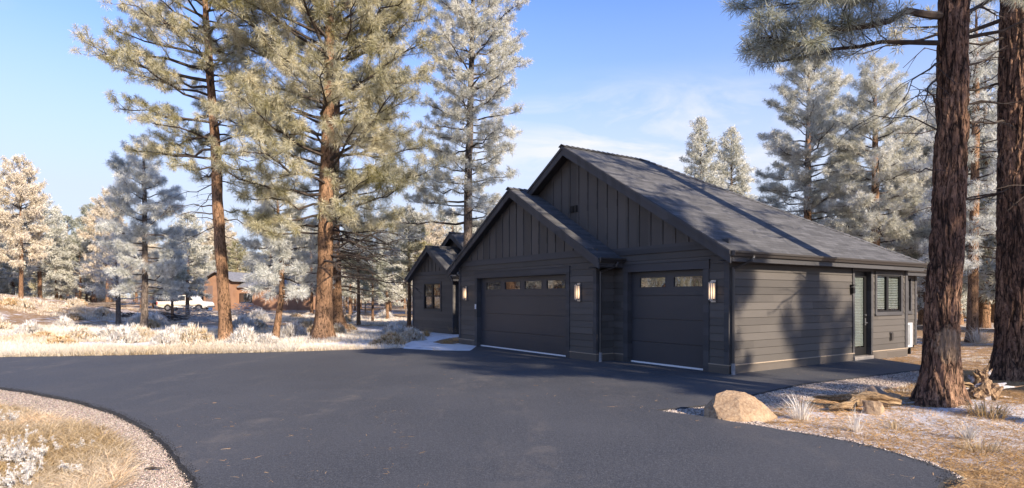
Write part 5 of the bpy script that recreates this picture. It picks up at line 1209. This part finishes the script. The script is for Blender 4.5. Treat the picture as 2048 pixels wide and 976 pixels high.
# --- slatted crate stack, cut trunks standing upright
x, y = G(184, 622); cr = empty('wooden_crate', (x, y, float(terr(x, y))), .1, 'slatted brown wooden crate standing in the far field', 'crate')
for i in range(5):
    mb = MB(); mb.box((-1.0, -.7, .1+i*.32), (1.0, .7, .24+i*.32)); mb.build('slat', simple('old_planks', (.30, .19, .11), .9, var=.3) if i == 0 else bpy.data.materials['old_planks'], cr)
for dx in (-.95, .95):
    mb = MB(); mb.box((dx-.05, -.72, 0), (dx+.05, -.701, 1.75)); mb.build('post', bpy.data.materials['old_planks'], cr)
M['cutwood'] = simple('orange_cut_wood', (.50, .33, .18), .85, var=.35, nscale=3, bstr=.3)
for u, w_, h, lb in ((220, .75, 2.9, 'thicker orange stripped stump left of the grey hoary trunk'), (231, .55, 2.9, 'thinner orange stripped stump beside the thicker one'), (202, .42, 2.3, 'short orange stump between the crate and the stripped stumps')):
    x, y = G(u, 623); mb = MB(); mb.tube([(0, 0, -.1), (0, 0, .4), (.05, 0, h*.6), (0, 0, h)], [w_*1.2, w_, w_*.92, w_*.8], 14); mb.v = [(a+.06*noise.noise((a*3, b*3, c)), b, c) for a, b, c in mb.v]
    o = mb.build('tall_stump', M['cutwood'], None, True); o.location = (x, y, float(terr(x, y))); tag(o, lb, 'stump')
# --- rail fence far behind
def fence(u0, u1, Y, label):
    x0, y0 = at(u0, Y); x1, y1 = at(u1, Y); n = max(3, int(abs(x1-x0)/2.6)); e = empty('rail_fence', (x0, y0, float(terr(x0, y0))), 0, label, 'fence')
    for i in range(n+1):
        mb = MB(); mb.tube([((x1-x0)*i/n, 0, -.1), ((x1-x0)*i/n, 0, 1.25)], .07, 6); mb.build('post', M['bark_grey'], e)
    for z in (.5, 1.05):
        mb = MB(); mb.tube([(0, 0, z), (x1-x0, 0, z)], .05, 6); mb.build('rail', M['bark_grey'], e)
fence(690, 812, 62, 'grey rail fence among the trunks left of the house wing'); fence(60, 175, 78, 'grey rail fence behind the lone spire pine')
# --- firewood rack, every log of it
fx, fy = at(1918, 44); fz = float(terr(fx, fy))
rk = empty('firewood_rack', (fx, fy, fz), -.05, 'dark roofed firewood rack behind the slim right pine', 'firewood rack')
for dx in (0, 1.25, 2.5, 3.7):
    mb = MB(); mb.box((dx-.05, -.3, 0), (dx+.05, .3, 1.55)); mb.build('post', M['twig'], rk)
mb = MB(); mb.prism([(-.3, -.6, 1.56), (4.0, -.6, 1.56), (4.0, .7, 1.80), (-.3, .7, 1.80)], (0, 0, .08)); mb.build('roof', M['twig'], rk)
mb = MB(); mb.box((-.1, -.28, .18), (3.8, .28, .24)); mb.build('shelf', M['twig'], rk)
mb = MB(); mb.tube([(0, -.28, 0), (0, .28, 0)], .088, 9); fl = mb.build('firewood', M['cutwood'])
first = True; r = random.Random(3)
for row in range(5):
    for i in range(20):
        o = fl if first else fl.copy()
        if not first: COL.objects.link(o)
        first = False; lx_ = .12+i*.185+(row % 2)*.09
        if min(abs(lx_-q) for q in (0, 1.25, 2.5, 3.7)) < .06: lx_ += .02
        c, s2 = math.cos(-.05), math.sin(-.05); lx2, ly2 = lx_*c, lx_*s2
        o.location = (fx+lx2, fy+ly2+r.uniform(-.05, .02), fz+.33+row*.158); o.rotation_euler = (0, r.uniform(0, 6), -.05); q = r.uniform(.85, 1.05); o.scale = (q, 1, q)
        tag(o, 'split firewood log with pale orange cut end stacked in the dark rack', 'firewood log', 'firewood logs stacked in the rack')
# --- the far edge of the wood reads as one mass
r = np.random.default_rng(500); P = []; A = []; S = []; mb = MB()
for i in range(380):
    th = r.uniform(-1.5, 1.35); R_ = r.uniform(95 if th < -.85 else 110, 200)
    x, y = math.sin(th)*R_, math.cos(th)*R_; H = r.uniform(9, 15)*(1 if R_ > 150 else .9); zb = float(terr(x, y)); n = 70; f = r.uniform(.12, 1, n); rr = (1-f)**.7*H*.22*np.sqrt(r.random(n)); a = r.uniform(0, 6.28, n)
    P += list(zip(x+rr*np.cos(a), y+rr*np.sin(a), zb+f*H)); A += [(math.cos(q), math.sin(q), .3) for q in a]
    mb.tube([(x, y, zb-.3), (x, y, zb+H*.6)], [.22, .1], 5, False)
P = np.array(P); A = np.array(A); A /= np.linalg.norm(A, axis=1)[:, None]
V, T, C = tufts_arr(P, A, np.full(len(P), .95), 12, .05, r, .95, np.clip(.5+.3*vnoise(P[:, 0], P[:, 1], .05, 4)+r.normal(0, .15, len(P)), 0, 1))
tag(npmesh('far_wood', V, T, M['needle'], col=C), 'hazy line of frosted pines closing the view behind the field', 'wood', kind='stuff')
o = mb.build('far_wood_trunks', M['bark']); tag(o, 'distant orange brown trunks of the far wood', 'wood', kind='stuff')
# ================================================================== camera, sky, sun
cam = bpy.data.cameras.new('camera'); co = bpy.data.objects.new('camera', cam); COL.objects.link(co)
co.location = (0, 0, EYE); co.rotation_euler = (PI/2, 0, 0)
cam.sensor_width = 36; cam.lens = 36*F/2048; cam.shift_y = (V0-488)/2048; cam.clip_end = 3000; cam.clip_start = .1
sc.camera = co
AZ = Vector((.64, -.77)).normalized(); EL = math.radians(24)
w = bpy.data.worlds.new('World'); sc.world = w; w.use_nodes = True; nt = w.node_tree
for n in list(nt.nodes): nt.nodes.remove(n)
sky = nd(nt, 'ShaderNodeTexSky'); sky.sky_type = 'NISHITA'; sky.sun_disc = False
sky.sun_elevation = EL; sky.sun_rotation = math.atan2(AZ.x, AZ.y); sky.altitude = 1200; sky.air_density = 1.0; sky.dust_density = .6; sky.ozone_density = 2.2
tc = nd(nt, 'ShaderNodeTexCoord'); mp = nd(nt, 'ShaderNodeMapping'); mp.inputs['Scale'].default_value = (1, 1, 3.2); mp.inputs['Location'].default_value = (.25, .1, .0)
lk(nt, tc.outputs['Generated'], mp.inputs[0])
n1 = noi(nt, mp.outputs[0], 1.7, 7, .55, .5)
sx = nd(nt, 'ShaderNodeSeparateXYZ'); lk(nt, tc.outputs['Generated'], sx.inputs[0])
low = ramp(nt, sx.outputs[2], [(.0, .9), (.16, .75), (.34, .5), (.5, .0)])
cl = mth(nt, 'MULTIPLY', ramp(nt, n1, [(.40, .0), (.66, 1.)]), low)
hz = ramp(nt, sx.outputs[2], [(0, .97), (.15, .88), (.26, .56), (.36, .22), (.48, 0.)])
vm = nd(nt, 'ShaderNodeMapping'); vm.inputs['Location'].default_value = (-.19, -.93*.6, -.235*3.4); vm.inputs['Scale'].default_value = (1.0, .6, 3.4); lk(nt, tc.outputs['Generated'], vm.inputs[0])
ln = nd(nt, 'ShaderNodeVectorMath', operation='LENGTH'); lk(nt, vm.outputs[0], ln.inputs[0])
n2 = noi(nt, mp.outputs[0], 4.5, 8, .6, .9)
blob = mth(nt, 'MULTIPLY', ramp(nt, ln.outputs['Value'], [(.05, .95), (.42, .0)], 'EASE'), ramp(nt, n2, [(.38, .1), (.60, 1.)]))
cl = mth(nt, 'MAXIMUM', mth(nt, 'MULTIPLY', cl, .7), hz)
c = mixc(nt, 1., sky.outputs[0], SKYTINT, 'MULTIPLY')
c = mixc(nt, cl, c, CLOUD)
c = mixc(nt, blob, c, (3.25, 3.25, 3.4))
bg = nd(nt, 'ShaderNodeBackground'); lk(nt, c, bg.inputs[0]); bg.inputs[1].default_value = .15
o = nd(nt, 'ShaderNodeOutputWorld'); lk(nt, bg.outputs[0], o.inputs[0])
sl = bpy.data.lights.new('sun', 'SUN'); so = bpy.data.objects.new('sun', sl); COL.objects.link(so)
sl.energy = 4.7; sl.angle = math.radians(.8); sl.color = (1, .85, .67)
dvec = Vector((AZ.x*math.cos(EL), AZ.y*math.cos(EL), math.sin(EL)))
so.rotation_euler = dvec.to_track_quat('Z', 'Y').to_euler(); so.location = (30, -20, 30)
sc.view_settings.view_transform = 'Standard'; sc.view_settings.look = 'None'; sc.view_settings.exposure = EXPO; sc.view_settings.gamma = 1
sc.cycles.max_bounces = 6; sc.cycles.transparent_max_bounces = 8; sc.cycles.diffuse_bounces = 3; sc.cycles.glossy_bounces = 3
sc.cycles.caustics_reflective = False; sc.cycles.caustics_refractive = False
sc.cycles.sample_clamp_indirect = 4
